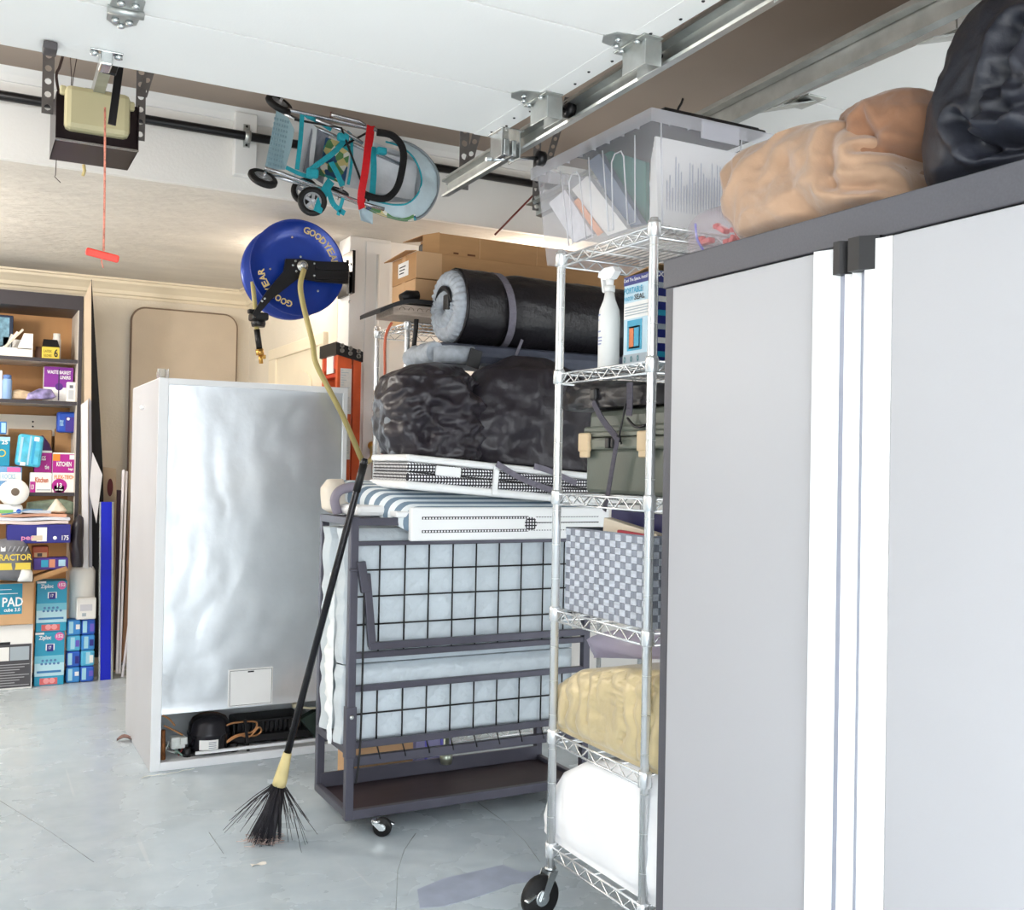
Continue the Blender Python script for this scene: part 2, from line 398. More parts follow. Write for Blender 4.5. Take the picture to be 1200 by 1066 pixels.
for p in ((1.285, 2.262), (1.297, 1.862), (1.297, 1.42)): hinge(GD, (p[0], p[1], ZD))
# middle hinge on the seam, top roller bracket, operator bracket, edge block
h = MB(); c = V((0.275, 2.275, ZD))
h.prism([c + V(q) for q in ((-.032, -.01, 0), (.032, -.01, 0), (.03, .045, 0), (.012, .068, 0), (-.012, .068, 0), (-.03, .045, 0))], (0, 0, -.005))
h.prism([c + V(q) for q in ((-.032, -.03, 0), (.032, -.03, 0), (.03, -.08, 0), (.012, -.10, 0), (-.012, -.10, 0), (-.03, -.08, 0))], (0, 0, -.005))
h.cyl(c + V((-.036, -.02, -.008)), c + V((.036, -.02, -.008)), .009, 10)
hm = obj('middle_hinge', h, STEEL, GD)
k = MB()
for q in ((-.014, .03), (.014, .03), (0, .055), (-.014, -.06), (.014, -.06)): k.lathe([(.008, 0), (.008, -.007), (.004, -.009)], c + V((q[0], q[1], -.005)), (0, 0, 1), 8)
obj('bolt', k, ZINC, hm)
b = MB(); c = V((1.315, 2.54, ZD))
b.cbox(c + V((0, 0, -.003)), (.07, .09, .004), .001).cbox(c + V((-.028, 0, -.04)), (.004, .07, .075), .001).cbox(c + V((.028, 0, -.04)), (.004, .07, .075), .001).cbox(c + V((-.012, -.005, -.05)), (.018, .05, .045), .003).cbox(c + V((.012, -.005, -.05)), (.014, .05, .045), .003)
b.cyl(c + V((-.045, .03, -.075)), c + V((.12, .03, -.045)), .006, 8)
rb = obj('roller_bracket', b, ZINC, GD)
obj('roller', MB().lathe([(.008, -.012), (.021, -.010), (.021, .010), (.008, .012)], c + V((.13, .03, -.045)), (1, 0, 0), 16), BLACKM, rb)
c = U(125, 60, z=ZD)
b = MB().cbox(c + V((0, 0, -.003)), (.07, .022, .004), .001).cbox(c + V((0, .02, -.018)), (.026, .06, .032), .004)
ob = obj('operator_bracket', b, ZINC, GD)
k = MB()
for dx in (-.026, .026): k.lathe([(.009, 0), (.009, -.007), (.004, -.009)], c + V((dx, 0, -.006)), (0, 0, 1), 10)
obj('bolt', k, ZINC, ob)
c = U(59, 49, z=ZD)
obj('edge_block', MB().cbox(c + V((0, .01, -.012)), (.029, .05, .018), .003), mat('dark_rubber', '#4a4648', 0.6, var=0.1), GD)
GD2 = garage_door('white overhead garage door of the second bay, seen above the tan bag', 2.10, 4.2, [2.74, 2.24, 1.69, 1.14, 0.6], zd=2.40)
for y in (2.24, 1.69):
    hb = MB().bar((1.99, y, 2.345), (2.16, y, 2.396), .05, .004, ch=0).cbox((2.14, y, 2.397), (.07, .10, .005), .001)
    obj('hinge', hb, STEEL, GD2)

HANG = mat('hanger_dark_zinc', '#7b7877', 0.45, 0.7, var=0.15, vs=14)
def perf(b, p0, p1, wdir, w, n, hole=0.32, th=0.003):
    """perforated flat strip with real round holes"""
    p0 = V(p0); p1 = V(p1); d = (p1 - p0) / n; wd = V(wdir).normalized() * w; nr = d.cross(wd).normalized() * th
    for i in range(n):
        c = p0 + d * (i + .5); sq = [c + d * a / 2 + wd * e / 2 for a, e in ((-1, -1), (0, -1), (1, -1), (1, 0), (1, 1), (0, 1), (-1, 1), (-1, 0))]
        r = hole * w
        ci = [c + d.normalized() * r * cos(q) + wd.normalized() * r * sin(q) for q in [radians(x) for x in (225, 270, 315, 0, 45, 90, 135, 180)]]
        vs = sq + ci + [q + nr for q in sq + ci]
        f = [(k, (k + 1) % 8, 8 + (k + 1) % 8, 8 + k) for k in range(8)]
        f += [tuple(16 + j for j in q) for q in f] + [(8 + k, 8 + (k + 1) % 8, 24 + (k + 1) % 8, 24 + k) for k in range(8)] + [(0, 2, 18, 16), (4, 6, 22, 20)]
        b.add(vs, f)
    return b
def track(label, far, near, hang, sgn=-1):
    """C-section rail open towards the door, angle iron on its back, perforated hangers"""
    t = thing('door_track', label, 'door track', far); far = V(far); near = V(near); d = (near - far)
    prof = [(0, .004), (-.024, 0), (-.026, .006), (-.004, .010), (-.004, .046), (-.026, .050), (-.024, .056), (0, .052)]
    prof = [(x * -sgn, z) for x, z in prof]
    obj('rail', MB().prism([far + V((x, 0, z)) for x, z in prof], d), STEEL, t)
    obj('back_angle', MB().prism([far + V((x * -sgn, 0.03, z)) for x, z in ((.002, .05), (.032, .05), (.032, .053), (.005, .053), (.005, .08), (.002, .08))], d), STEEL, t)
    for (p, q) in hang:
        hb = obj('hanger', perf(MB(), p, (p[0], p[1], ZF), (1, 0, 0), .034, 14), HANG, t)
        obj('hanger_brace', perf(MB(), (p[0] + .01, p[1] + .005, p[2] + .06), q, (1, 0, 0), .03, 13), HANG, hb)
        obj('bolt', MB().lathe([(.009, 0), (.009, -.007), (.004, -.009)], V(p) + V((-.006, -.004, .03)), (0, -1, 0), 8), ZINC, t)
f1 = U(525.7, 231.8, z=2.20); n1 = U(923.5, 0, z=2.20); d1 = (n1 - f1); n1 = f1 + d1 * 1.75
f1h = f1 + V((.045, -.02, .03))
track('galvanised door track nearest the door edge, ending above the brown boxes', f1, n1, [(f1h, (f1h.x + .16, f1h.y, ZF)), ])
f2 = U(628, 254, z=2.335); n2 = U(1153, 0, z=2.345); n2 = f2 + (n2 - f2) * 1.4
f2h = f2 + V((-.01, -.02, .02))
track('galvanised door track running behind the clear bin and over the tan bag', f2, n2, [(f2h, (f2h.x + .14, f2h.y, ZF)), ], 1)

# opener
DKM = mat('opener_brown_metal', '#2c2326', 0.3, 0.5, var=0.15, vs=8)
LENS = mat('opener_lens_cream', '#c9c19a', 0.45, var=0.04, vs=6)
ox0, ox1, oy0, oy1, oz0, oz1 = 0.237, 0.492, 3.621, 3.885, 2.35, 2.503
OP = thing('garage_door_opener', 'beige and dark brown opener hung on perforated straps behind the raised door', 'opener', (0.365, 3.75, oz0))
b = MB().box((ox0, oy0, oz0), (ox1, oy1, oz0 + .004)).box((ox0, oy0, oz0), (ox0 + .004, oy1, oz1)).box((ox1 - .004, oy0, oz0), (ox1, oy1, oz1)).box((ox0, oy1 - .004, oz0), (ox1, oy1, oz1)).box((ox0, oy0 + .02, oz1 - .004), (ox1, oy1, oz1)).box((ox0 + .004, oy0 + .012, oz0 + .004), (ox1 - .004, oy0 + .016, oz1 - .004))
obj('housing', b, DKM, OP)
obj('housing_lip', MB().box((ox0, oy0 - .004, oz0 - .004), (ox1, oy0 + .004, oz0 + .002)), ZINC, OP)
lb = MB(); c = V(((ox0 + ox1) / 2 - .003, oy0 + .0, (oz0 + oz1) / 2 + .028))
lb.cbox(c, (.20, .06, .142), .018)
lc = obj('lamp_cover', lb, LENS, OP)
obj('clip', MB().cbox(c + V((-.105, 0, .055)), (.02, .02, .03), .006).cbox(c + V((.105, 0, .04)), (.02, .02, .03), .006), LENS, lc)
obj('hanger', perf(MB(), (ox0 - .02, oy0 + .09, oz1 - .05), (ox0 - .02, oy0 + .09, ZF), (1, 0, 0), .036, 9, .30), HANG, OP)
obj('hanger', perf(MB(), (ox1 + .016, oy0 + .09, oz1 - .09), (ox1 + .016, oy0 + .09, ZF), (1, 0, 0), .032, 10), HANG, OP)
obj('hanger', perf(MB(), (ox1 + .02, oy0 + .085, oz1 + .06), (ox1 + .09, oy0 + .085, ZF), (1, 0, 0), .03, 7), HANG, OP)
rc = U(125, 60, z=ZD)
b = MB().bar((.365, oy0 + .1, oz1 + .03), (rc.x + .01, 0.0, oz1 + .02), .035, .04).cbox((.365, oy0 + .06, oz1 + .015), (.09, .12, .03), .005)
obj('rail', b, STEEL, OP)
tr = V((.345, 2.95, oz1 - .01))
b = MB().cbox(tr, (.06, .14, .05), .012)
obj('trolley', b, BLACKM, OP)
b = MB().bar(tr + V((.012, -.03, -.01)), (rc.x + .02, 2.64, ZD - .005), .006, .03, (1, 0, 0)).bar(tr + V((.012, -.02, 0)), U(131, 146, y=2.93), .008, .02, (1, 0, 0))
obj('door_arm', b, BLACKM, OP)
cp = [U(123, 126, y=2.88), U(123, 170, y=2.88), U(122.5, 230, y=2.88), U(121.5, 294, y=2.88)]
cd_ = obj('release_cord', MB().tube(cp, .003, 6), mat('red_white_cord', '#d98a76', 0.8, var=0.35, vs=160), OP)
hp = U(120, 299, y=2.88)
obj('pull_handle', MB().cbox(hp, (.083, .014, .02), .005, Matrix.Rotation(radians(9), 3, 'Y')), mat('red_plastic', '#f0493c', 0.4, var=0.05), OP)
obj('cord_tail', MB().tube([hp, U(119, 306, y=2.88), U(121, 314, y=2.88)], .002, 5), mat('red_white_cord', '#d98a76'), OP)
WIRE = mat('brown_wire', '#4b3b38', 0.6, var=0.2)
obj('cable', MB().tube(spline([(ox0 + .02, oy0 + .1, oz1), U(66, 90, y=3.72), U(70, 78, y=3.72), (U(75, 60, y=3.72))]), .005, 6), WIRE, OP)
for a, bq in ((84, 82), (86, 91)): obj('bell_wire', MB().tube([(ox0 + .05, oy0 + .1, oz1), U(a, 90, y=3.72), U(bq, 62, y=3.72)], .0015, 5), WIRE, OP)
obj('antenna_wire', MB().tube(pts([(66, 187), (65, 205), (64, 207), (71, 214)], y=3.86), .0015, 5), WIRE, OP)
obj('wire_stub', MB().tube(pts([(98, 193), (99, 200), (97, 206)], y=3.8), .006, 6), mat('amber_tape', '#d4be83', 0.6, var=0.1), OP)

# pipe on the beam
PP = thing('steel_pipe', 'long black pipe clamped along the front of the white beam', 'pipe', (1.0, 4.42, 2.705))
pa = U(0, 113, y=4.42); zp = pa.z
obj('tube', MB().cyl((XL + .02, 4.42, zp + .002), (3.6, 4.42, zp + .012), .019, 14), BLACKM, PP)
for px, py in ((290, 158),):
    c = U(px, py, y=4.42)
    bl = obj('mounting_block', MB().cbox((c.x, 4.462, c.z - .035), (.095, .045, .27), .004), WHITE, PP)
    cl = obj('clamp', MB().lathe([(.020, -.012), (.026, -.012), (.026, .012), (.020, .012)], (c.x, 4.42, zp + .006), (1, 0, 0), 16).cbox((c.x, 4.437, c.z), (.028, .006, .10), .002), STEEL, PP)
    obj('screw', MB().lathe([(.006, 0), (.005, .003)], (c.x, 4.434, c.z + .04), (0, -1, 0), 8).lathe([(.006, 0), (.005, .003)], (c.x, 4.434, c.z - .04), (0, -1, 0), 8), INK, cl)
# ================================================================ REFRIGERATOR (seen from behind)
FX0, FX1, FY0, FY1, FZ = 0.722, 1.56, 4.549, 5.31, 1.67
FR = thing('refrigerator', 'white refrigerator seen from behind with dented steel back and open compressor bay', 'refrigerator', ((FX0 + FX1) / 2, (FY0 + FY1) / 2, 0))
FW = mat('appliance_white', '#eff1f3', 0.35, var=0.015, vs=4)
FS = mat('appliance_side_grey', '#c2c3c8', 0.45, var=0.03, vs=3, bump=0.04, bs=140)
b = MB().box((FX0, FY0 + .001, .0), (FX0 + .012, FY1, FZ - .004), .003)
obj('side_panel', b, FS, FR); obj('side_panel', MB().box((FX1 - .012, FY0 + .001, 0), (FX1, FY1, FZ - .004), .003), FS, FR)
obj('top_panel', MB().box((FX0 + .001, FY0 + .001, FZ - .02), (FX1 - .001, FY1, FZ), .004), FW, FR)
obj('bottom_panel', MB().box((FX0 + .01, FY0 + .004, .012), (FX1 - .01, FY1, .035)), FW, FR)
obj('back_frame', MB().box((FX0, FY0, .0), (FX0 + .042, FY0 + .012, FZ), .003).box((FX1 - .022, FY0, 0), (FX1, FY0 + .012, FZ), .003).box((FX0 + .04, FY0, FZ - .027), (FX1 - .02, FY0 + .012, FZ), .003).box((FX0 + .04, FY0, .0), (FX1 - .02, FY0 + .012, .036), .003), FW, FR)
FOIL = mat('dented_zinc_sheet', '#dfe4e8', 0.30, 0.75, var=0.06, vs=6, bump=0.12, bs=7)
def sheet(a, c):
    x = FX0 + .04 + a * (FX1 - FX0 - .06); z = .238 + c * (FZ - .027 - .238); p = V((x, FY0 + .008, z))
    q = V((x * 2.2, z * 1.4, 3)); e = min(1, min(a, 1 - a) * 14) * min(1, min(c, 1 - c) * 14)
    d = .004 * fbm(q * 2.2, 1.0, 2) + .0016 * ridge(q + V((fbm(q, 2), 0, fbm(q + V((5, 5, 5)), 2))) * .35, 2.6)
    lip = -.006 * max(0, 1 - c / .03) ** 2
    return p + V((0, d * e * .8 + lip * 0.5, 0))
obj('back_sheet', MB().slab(sheet, 60, 80, (0, .002, 0)), FOIL, FR)
s = obj('rating_sticker', MB().box((1.042, FY0 - .003, .245), (1.237, FY0 + .012, .408), .001), PAPER, FR)
pl = MB()
for a, c in (((1.047, .25), (1.0485, .403)), ((1.2305, .25), (1.232, .403)), ((1.047, .25), (1.232, .2515)), ((1.047, .4015), (1.232, .403))):
    pl.box((a[0], FY0 - .004, a[1]), (c[0], FY0 - .0025, c[1]))
obj('printed_border', pl, INK, s)
obj('hang_slot', MB().box((1.125, FY0 - .004, .392), (1.152, FY0 - .0025, .398)), INK, s)
# compressor bay
obj('bay_liner', MB().box((FX0 + .012, FY0 + .34, .03), (FX1 - .012, FY0 + .345, .28)).box((FX0 + .012, FY0 + .02, .262), (FX1 - .012, FY0 + .34, .268)), mat('bay_grey', '#c3c8ca', 0.6, var=0.1), FR)
BLKG = mat('compressor_black', '#2a292e', 0.2, 0.3, var=0.1, vs=5)
cc = V((0.985, FY0 + .105, .03))
cp = obj('compressor', MB().lathe([(.02, .012), (.078, .014), (.088, .03), (.090, .085), (.094, .09), (.094, .098), (.090, .103), (.086, .135), (.072, .158), (.045, .170), (.012, .174)], cc, n=36), BLKG, FR)
obj('foot', MB().cbox(cc + V((0, 0, .012)), (.24, .12, .012), .004).lathe([(.018, -.012), (.018, .03)], cc + V((-.1, -.045, .012)), n=10).lathe([(.018, -.012), (.018, .03)], cc + V((.1, -.045, .012)), n=10), BLACKP, cp)
lbp = MB().grid(lambda a, c: cc + V((.0915 * sin(-.55 + a * .9 - .1), -.0915 * cos(-.55 + a * .9 - .1), .034 + c * .042)), 9, 2)
obj('label', lbp, PAPER, cp)
lb2 = MB()
for i in range(4):
    lb2.grid(lambda a, c, i=i: cc + V((.0921 * sin(-.2 + a * .35), -.0921 * cos(-.2 + a * .35), .040 + i * .008 + c * .003)), 5, 2)
obj('label_print', lb2, mat('grey_print', '#8a8f9d', 0.6), cp)
COP = mat('copper_tube', '#b9855a', 0.3, 0.8, var=0.15, vs=20)
cpt = MB()
yy = FY0 + .05
for pth in ([(246, 866), (265, 850), (280, 846), (300, 846), (296, 857), (275, 862), (258, 875)], [(262, 872), (280, 862), (292, 863), (303, 852), (306, 857), (298, 862), (286, 861)], [(190, 838), (198, 842), (205, 850)], [(192, 850), (205, 856), (214, 861)], [(270, 883), (320, 878), (378, 871)]):
    cpt.tube(spline(pts(pth, y=yy), 5), .0045, 6)
obj('copper_tubing', cpt, COP, FR)
obj('water_pipe', MB().tube(pts([(191, 893), (191, 855)], y=FY0 + .05), .010, 8), mat('rusty_copper', '#8c5a34', 0.5, 0.5, var=0.3, vs=30), FR)
wr = MB(); rr = random.Random(3)
for i in range(9):
    a = U(190 + rr.random() * 26, 868 + rr.random() * 20, y=FY0 + .05 + rr.random() * .06); c = U(190 + rr.random() * 26, 868 + rr.random() * 20, y=FY0 + .05 + rr.random() * .06)
    mm = (a + c) / 2 + V((0, -.02, .02 * rr.random())); wr.tube(spline([a, mm, c], 4), .003, 5, mi=i % 3)
obj('wiring', wr, [mat('wire_white', '#dfe3e0', .5), mat('wire_red', '#b9504d', .5), mat('wire_green', '#7d9a8d', .5)], FR)
c = U(208, 869, y=FY0 + .07)
obj('start_relay', MB().cbox(c, (.06, .05, .05), .006).cbox(c + V((.02, -.03, .01)), (.03, .02, .03), .003), mat('relay_white', '#cfd3d0', 0.5, var=0.1, vs=40), FR)
# drip tray / fan housing with ribs
fb = MB(); a0 = U(266, 872, y=FY0 + .1); a1 = U(377, 868, y=FY0 + .1)
fb.box((a0.x, FY0 + .09, .055), (1.50, FY0 + .30, .09), .006)
fb.box((a0.x + .05, FY0 + .14, .09), (1.42, FY0 + .30, .145), .008)
for i in range(14): fb.box((a0.x + .03 + i * .021, FY0 + .12, .09), (a0.x + .038 + i * .021, FY0 + .15, .135))
obj('fan_housing', fb, BLACKP, FR)
obj('bracket', MB().bar(U(287, 842, y=FY0 + .04), U(291, 882, y=FY0 + .04), .014, .012), BLACKM, FR)
obj('fan_guard', MB().prism(pts([(352, 843), (380, 828), (380, 868), (372, 868)], y=FY0 + .06), (0, .05, 0)), mat('dark_green_plastic', '#26352f', 0.4, var=0.1), FR)
cn = MB()
for i in range(3): cn.tube([(FX0 + .03, FY0 + .2, .205 + .01 * i), (FX1 - .1, FY0 + .2, .205 + .01 * i)], .004, 6)
obj('condenser_tube', cn, COP, FR)
obj('hose_clip', MB().cbox((1.36, FY0 + .05, .215), (.035, .03, .02), .005).tube(spline([(1.36, FY0 + .05, .21), (1.42, FY0 + .03, .20), (1.47, FY0 + .05, .19), (1.46, FY0 + .05, .13)], 4), .005, 6), mat('ivory_plastic', '#dcd3b4', 0.5), FR)
obj('cross_rail', MB().bar((FX0 + .19, FY0 + .02, .055), (FX1 - .03, FY0 + .02, .058), .012, .012), FW, FR)
c = U(167, 477, x=FX0 - .004)
cl = MB().cbox(c, (.012, .05, .014), .004).cbox(c + V((0, .02, .0)), (.02, .02, .02), .005)
tag(obj('plastic_clip', cl, mat('clear_white_plastic', '#f4f4f4', 0.2)), 'small white plastic clip stuck high on the refrigerator side', 'clip')
c = U(178, 442, z=FZ + .0)
cb = MB().box((.735, 4.62, FZ), (.775, 4.70, FZ + .004), .001).box((.735, 4.62, FZ), (.738, 4.70, FZ + .035), .001).box((.772, 4.62, FZ), (.775, 4.70, FZ + .045), .001).box((.738, 4.695, FZ), (.772, 4.70, FZ + .05), .001)
tag(obj('plastic_holder', cb, mat('clear_holder', '#eef0ee', 0.15, trans=0.7)), 'little clear plastic holder on top of the white refrigerator', 'holder')

# ================================================================ FOLDED ROLLAWAY BED
BDM = mat('bed_grey_steel', '#565560', 0.38, 0.35, var=0.08, vs=10)
BX0, BX1, BY0, BY1 = 1.225, 2.20, 3.48, 3.845
BED = thing('rollaway_bed', 'grey steel folded rollaway bed on casters with pale blue mattresses behind wire mesh', 'folding bed', ((BX0 + BX1) / 2, (BY0 + BY1) / 2, 0))
q = .030
for (x, y, top, zb) in ((BX0, BY0, 1.13, .06), (BX0 + .01, BY1, 1.12, .06), (BX1, BY0, 1.06, .06), (BX1, BY1, 1.12, .06)):
    lg = obj('post', MB().box((x - q / 2, y - q / 2, zb), (x + q / 2, y + q / 2, top), .003), BDM, BED)
    if y == BY0:
        obj('hinge_plate', MB().box((x - q / 2 - .004, y - q / 2 - .004, .28), (x + q / 2 + .004, y + q / 2, .46), .002), BDM, lg)
        obj('bolt', MB().lathe([(.010, 0), (.009, .004), (.004, .007)], (x, y - q / 2 - .004, .425), (0, -1, 0), 10), ZINC, lg)
for nm, z, h, y in (('top_rail', 1.112, .028, BY0), ('mesh_rail', 1.035, .016, BY0), ('mesh_rail', .638, .022, BY0), ('mesh_rail', .521, .022, BY0), ('mesh_rail', .322, .024, BY0), ('lower_beam', .262, .034, BY0 + .01), ('base_rail', .077, .034, BY0), ('base_rail', .077, .034, BY1), ('top_rail', 1.105, .028, BY1), ('lower_beam', .262, .03, BY1)):
    obj(nm, MB().box((BX0 + .012, y - .012, z - h / 2), (BX1 - .012, y + .012, z + h / 2), .003), BDM, BED)
for x in (BX0 + .002, BX1):
    for z in (.077, 1.11, .30):
        obj('side_rail', MB().box((x - .012, BY0 + .01, z - .014), (x + .012, BY1 - .01, z + .014), .003), BDM, BED)
vx = [U(p, 690, y=BY0).x for p in (445, 474.7, 502.7, 530.7, 558, 584.8, 611, 636.5, 661)]
vx.append(vx[-1] + .105)
mw = MB()
for x in vx: mw.cyl((x, BY0 + .004, .638), (x, BY0 + .004, 1.035), .0032, 6)
for z in (.939, .845, .745): mw.cyl((BX0, BY0 + .004, z), (BX1, BY0 + .004, z), .0032, 6)
obj('wire_mesh', mw, BLACKM, BED)
mw = MB()
for x in vx: mw.cyl((x, BY0 + .004, .322), (x, BY0 + .004, .521), .0032, 6)
mw.cyl((BX0, BY0 + .004, .428), (BX1, BY0 + .004, .428), .0032, 6)
for x in vx: mw.cyl((x, BY0 + .004, .322), (x + .015, BY0 - .002, .262), .003, 6)
obj('wire_mesh', mw, BLACKM, BED)
MATT = mat('mattress_blue', '#c9d3da', 0.8, var=0.05, vs=9, bump=0.25, bs=45, sheen=.2)
def quilt(x0, x1, z0, z1, y, k):
    def fn(a, c):
        x = x0 + (x1 - x0) * a; z = z0 + (z1 - z0) * c
        d = abs(sin((x + z) * 32)) * abs(sin((x - z) * 32)); e = min(1, min(a, 1 - a) * 18) * min(1, min(c, 1 - c) * 10)
        edge = (1 - e) ** 2 * .03
        wav = .004 * sin(z * 60 + sin(z * 23)) * (max(0, 1 - a * 24))
        return V((x - wav, y + k * (edge - .010 * d ** .5 * e), z))
    return fn
def mattress(y0, y1, z0, z1):
    x0, x1 = BX0 - .012, BX1 - .03; f0 = quilt(x0, x1, z0, z1, y0, 1); f1 = quilt(x0, x1, z0, z1, y1, -1); nu, nv = 90, 50
    b = MB().grid(f0, nu, nv).grid(f1, nu, nv)
    for ed in ([(i / (nu - 1), 0) for i in range(nu)], [(i / (nu - 1), 1) for i in range(nu)], [(0, j / (nv - 1)) for j in range(nv)], [(1, j / (nv - 1)) for j in range(nv)]):
        P = [f0(*e) for e in ed]; Q = [f1(*e) for e in ed]; n = len(P)
        out = V((-.012, 0, 0)) if ed[0][0] == 0 and ed[-1][0] == 0 else V((0, 0, 0))
        mid = [(p + r) / 2 + out for p, r in zip(P, Q)]
        b.add(P + mid + Q, [(i, i + 1, i + 1 + n, i + n) for i in range(n - 1)] + [(n + i, n + i + 1, 2 * n + i + 1, 2 * n + i) for i in range(n - 1)], 0, True)
    return b
obj('mattress', mattress(BY0 + .022, BY0 + .17, .60, 1.085), MATT, BED)
obj('mattress', mattress(BY0 + .022, BY0 + .17, .315, .595), MATT, BED)
obj('mattress', mattress(BY0 + .19, BY1 - .03, .33, 1.08), MATT, BED)
wv = MB().grid(lambda a, c: V((BX0 - .022 - .012 * sin(pi * a) + .018 * fbm(V((a * .5, c * 5, 2)), 3.5) * (.3 + sin(pi * a)), BY0 + .13 + (.02 + .07 * sin(pi * min(1, c * 1.2)) ** 2) * a * (1 + .5 * fbm(V((0, c * 9, 1)), 2)), .30 + .62 * c)), 9, 70)
obj('mattress_flap', wv, mat('mattress_white_edge', '#f2f4f4', 0.8, var=.02), BED)
lf = MB(); yy = BY0 - .028
lf.bar(U(423, 658, y=yy), U(428, 694, y=yy), .02, .03, (1, 0, 0), .002).bar(U(429, 672, y=yy + .004), U(436, 758, y=yy + .004), .02, .028, (1, 0, 0), .002)
a = U(433, 757, y=yy); lf.box((a.x, yy - .012, a.z - .013), (BX1 - .02, yy + .012, a.z + .013), .002)
lf.cyl(U(409, 668, y=BY0 - .02), U(426, 668, y=yy), .005, 8)
obj('folded_leg_frame', lf, BDM, BED)
obj('stay_cable', MB().tube(spline(pts([(427, 690), (425, 780), (422, 875), (417, 918)], y=BY0 - .02), 6), .004, 6), BLACKP, BED)
obj('base_board', MB().box((BX0 + .01, BY0 + .01, .062), (BX1 - .01, BY1 - .01, .074)), mat('dark_brown_board', '#33262a', 0.5, var=0.2, vs=6, stretch=(1, 6, 1)), BED)
obj('base_lip', MB().box((BX0 + .01, BY1 - .02, .074), (BX1 - .01, BY1 - .008, .13), .002), BDM, BED)
def caster(parent, p, r=.034, w=.022, yaw=0.0, brake=True, zt=.06):
    """swivel caster: plate, fork, wheel with hub, brake pedal; p is the floor point below the pin"""
    p = V(p); R = Matrix.Rotation(yaw, 3, 'Z'); k = lambda a, b, c: p + R @ V((a, b, c)); of = .022 if r < .05 else .036
    f = MB().lathe([(.016, zt - .012), (.019, zt - .006), (.016, zt)], p, n=14)
    for s in (-1, 1):
        f.prism([k(-.014, s * (w / 2 + .003), zt - .01), k(.016, s * (w / 2 + .003), zt - .01), k(of + .012, s * (w / 2 + .003), r - .006), k(of - .008, s * (w / 2 + .003), r - .01)], R @ V((0, s * .003, 0)))
    f.cyl(k(of, -w / 2 - .008, r), k(of, w / 2 + .008, r), .005, 8)
    c = obj('caster', f, ZINC, parent)
    wh = MB().lathe([(.010, -w / 2), (r * .6, -w / 2), (r * .62, -w / 2 + .002), (r * .9, -w / 2 + .001), (r, -w / 4), (r, w / 4), (r * .9, w / 2 - .001), (r * .62, w / 2 - .002), (r * .6, w / 2), (.010, w / 2)], k(of, 0, r), R @ V((0, 1, 0)), 24)
    obj('wheel', wh, RUBBER, c)
    obj('hub', MB().lathe([(r * .34, -w / 2 - .0015), (r * .38, -w / 2), (r * .38, w / 2), (r * .34, w / 2 + .0015)], k(of, 0, r), R @ V((0, 1, 0)), 18), ZINC, c)
    if brake: obj('brake_pedal', MB().cbox(k(of + r * .75, w / 2 + .004, r + .012), (.035, .02, .006), .002, R @ Matrix.Rotation(radians(25), 3, 'Y')), ZINC, c)
    return c
caster(BED, (1.318, BY0 - .035, 0), yaw=radians(-28)); caster(BED, (2.1, BY0 - .02, 0), yaw=radians(15)); caster(BED, (1.31, BY1 - .02, 0), yaw=radians(70)); caster(BED, (2.1, BY1 - .02, 0), yaw=radians(110))
c = U(523, 880, y=3.78)
obj('inner_wheel_fork', MB().lathe([(.022, -.05), (.026, -.03), (.026, -.01), (.012, .0), (.012, .06)], c, n=14), mat('green_zinc', '#aeb6a6', .3, .8), BED)

# ================================================================ WIRE RACKS
def wire_rack(label, x0, x1, y0, y1, levels, top, name='wire_rack', casters=True):
    t = thing(name, label, 'shelving rack', ((x0 + x1) / 2, (y0 + y1) / 2, 0)); zb = .14 if casters else .02
    for (x, y) in ((x0, y0), (x0, y1), (x1, y0), (x1, y1)):
        b = MB().tube([(x, y, zb), (x, y, top - .006), (x, y, top)], [.0127, .0127, .011], 14)
        p = obj('post', b, CHROME, t)
        for z in levels: obj('sleeve', MB().lathe([(.0150, -.028), (.0185, -.026), (.0172, .006), (.0165, .014)], (x, y, z), n=16), CHROME, p)
        if y == y0 or x == x0:
            g = MB()
            for i in range(int((top - zb) / .1)): g.lathe([(.0128, -.001), (.0131, 0), (.0128, .001)], (x, y, zb + .05 + i * .1), n=12)
            obj('groove_ring', g, STEEL, p)['kind'] = 'stuff'
    for z in levels:
        b = MB(); tw = .003; zt, zl = z + .002, z - .028
        for (a, c) in (((x0, y0), (x1, y0)), ((x0, y1), (x1, y1)), ((x0, y0), (x0, y1)), ((x1, y0), (x1, y1))):
            a = V((*a, 0)); c = V((*c, 0)); d = (c - a).normalized(); a += d * .014; c -= d * .014
            for zz in (zt, zl): b.tube([a + V((0, 0, zz)), c + V((0, 0, zz))], .0032, 6)
            n = max(4, int((c - a).length / .036)); zz = []
            for i in range(n + 1): zz.append(a + (c - a) * (i / n) + V((0, 0, zt if i % 2 else zl)))
            b.tube(zz, .0026, 5)
        sh = obj('shelf', b, CHROME, t)
        w = MB(); n = int((x1 - x0) / .024)
        for i in range(1, n): x = x0 + (x1 - x0) * i / n; w.tube([(x, y0, zt + .004), (x, y1, zt + .004)], .0017, 4)
        for i in (1, 2, 3): y = y0 + (y1 - y0) * i / 4; w.tube([(x0, y, zt), (x1, y, zt)], .003, 5)
        obj('wire_deck', w, CHROME, sh)
    if casters:
        for i, (x, y) in enumerate(((x0, y0), (x0, y1), (x1, y0), (x1, y1))):
            yaw = radians((200, 186, 20, 160)[i])
            caster(t, (x, y, 0), r=.0625, w=.032, yaw=yaw, zt=.145)
    return t
RX0, RX1, RY0, RY1 = 1.55, 2.45, 2.155, 2.62
LV = [.20, .533, .893, 1.237, 1.592, 1.940]
wire_rack('chrome wire rack on casters beside the grey cabinet, with six loaded shelves', RX0, RX1, RY0, RY1, LV, 1.962)
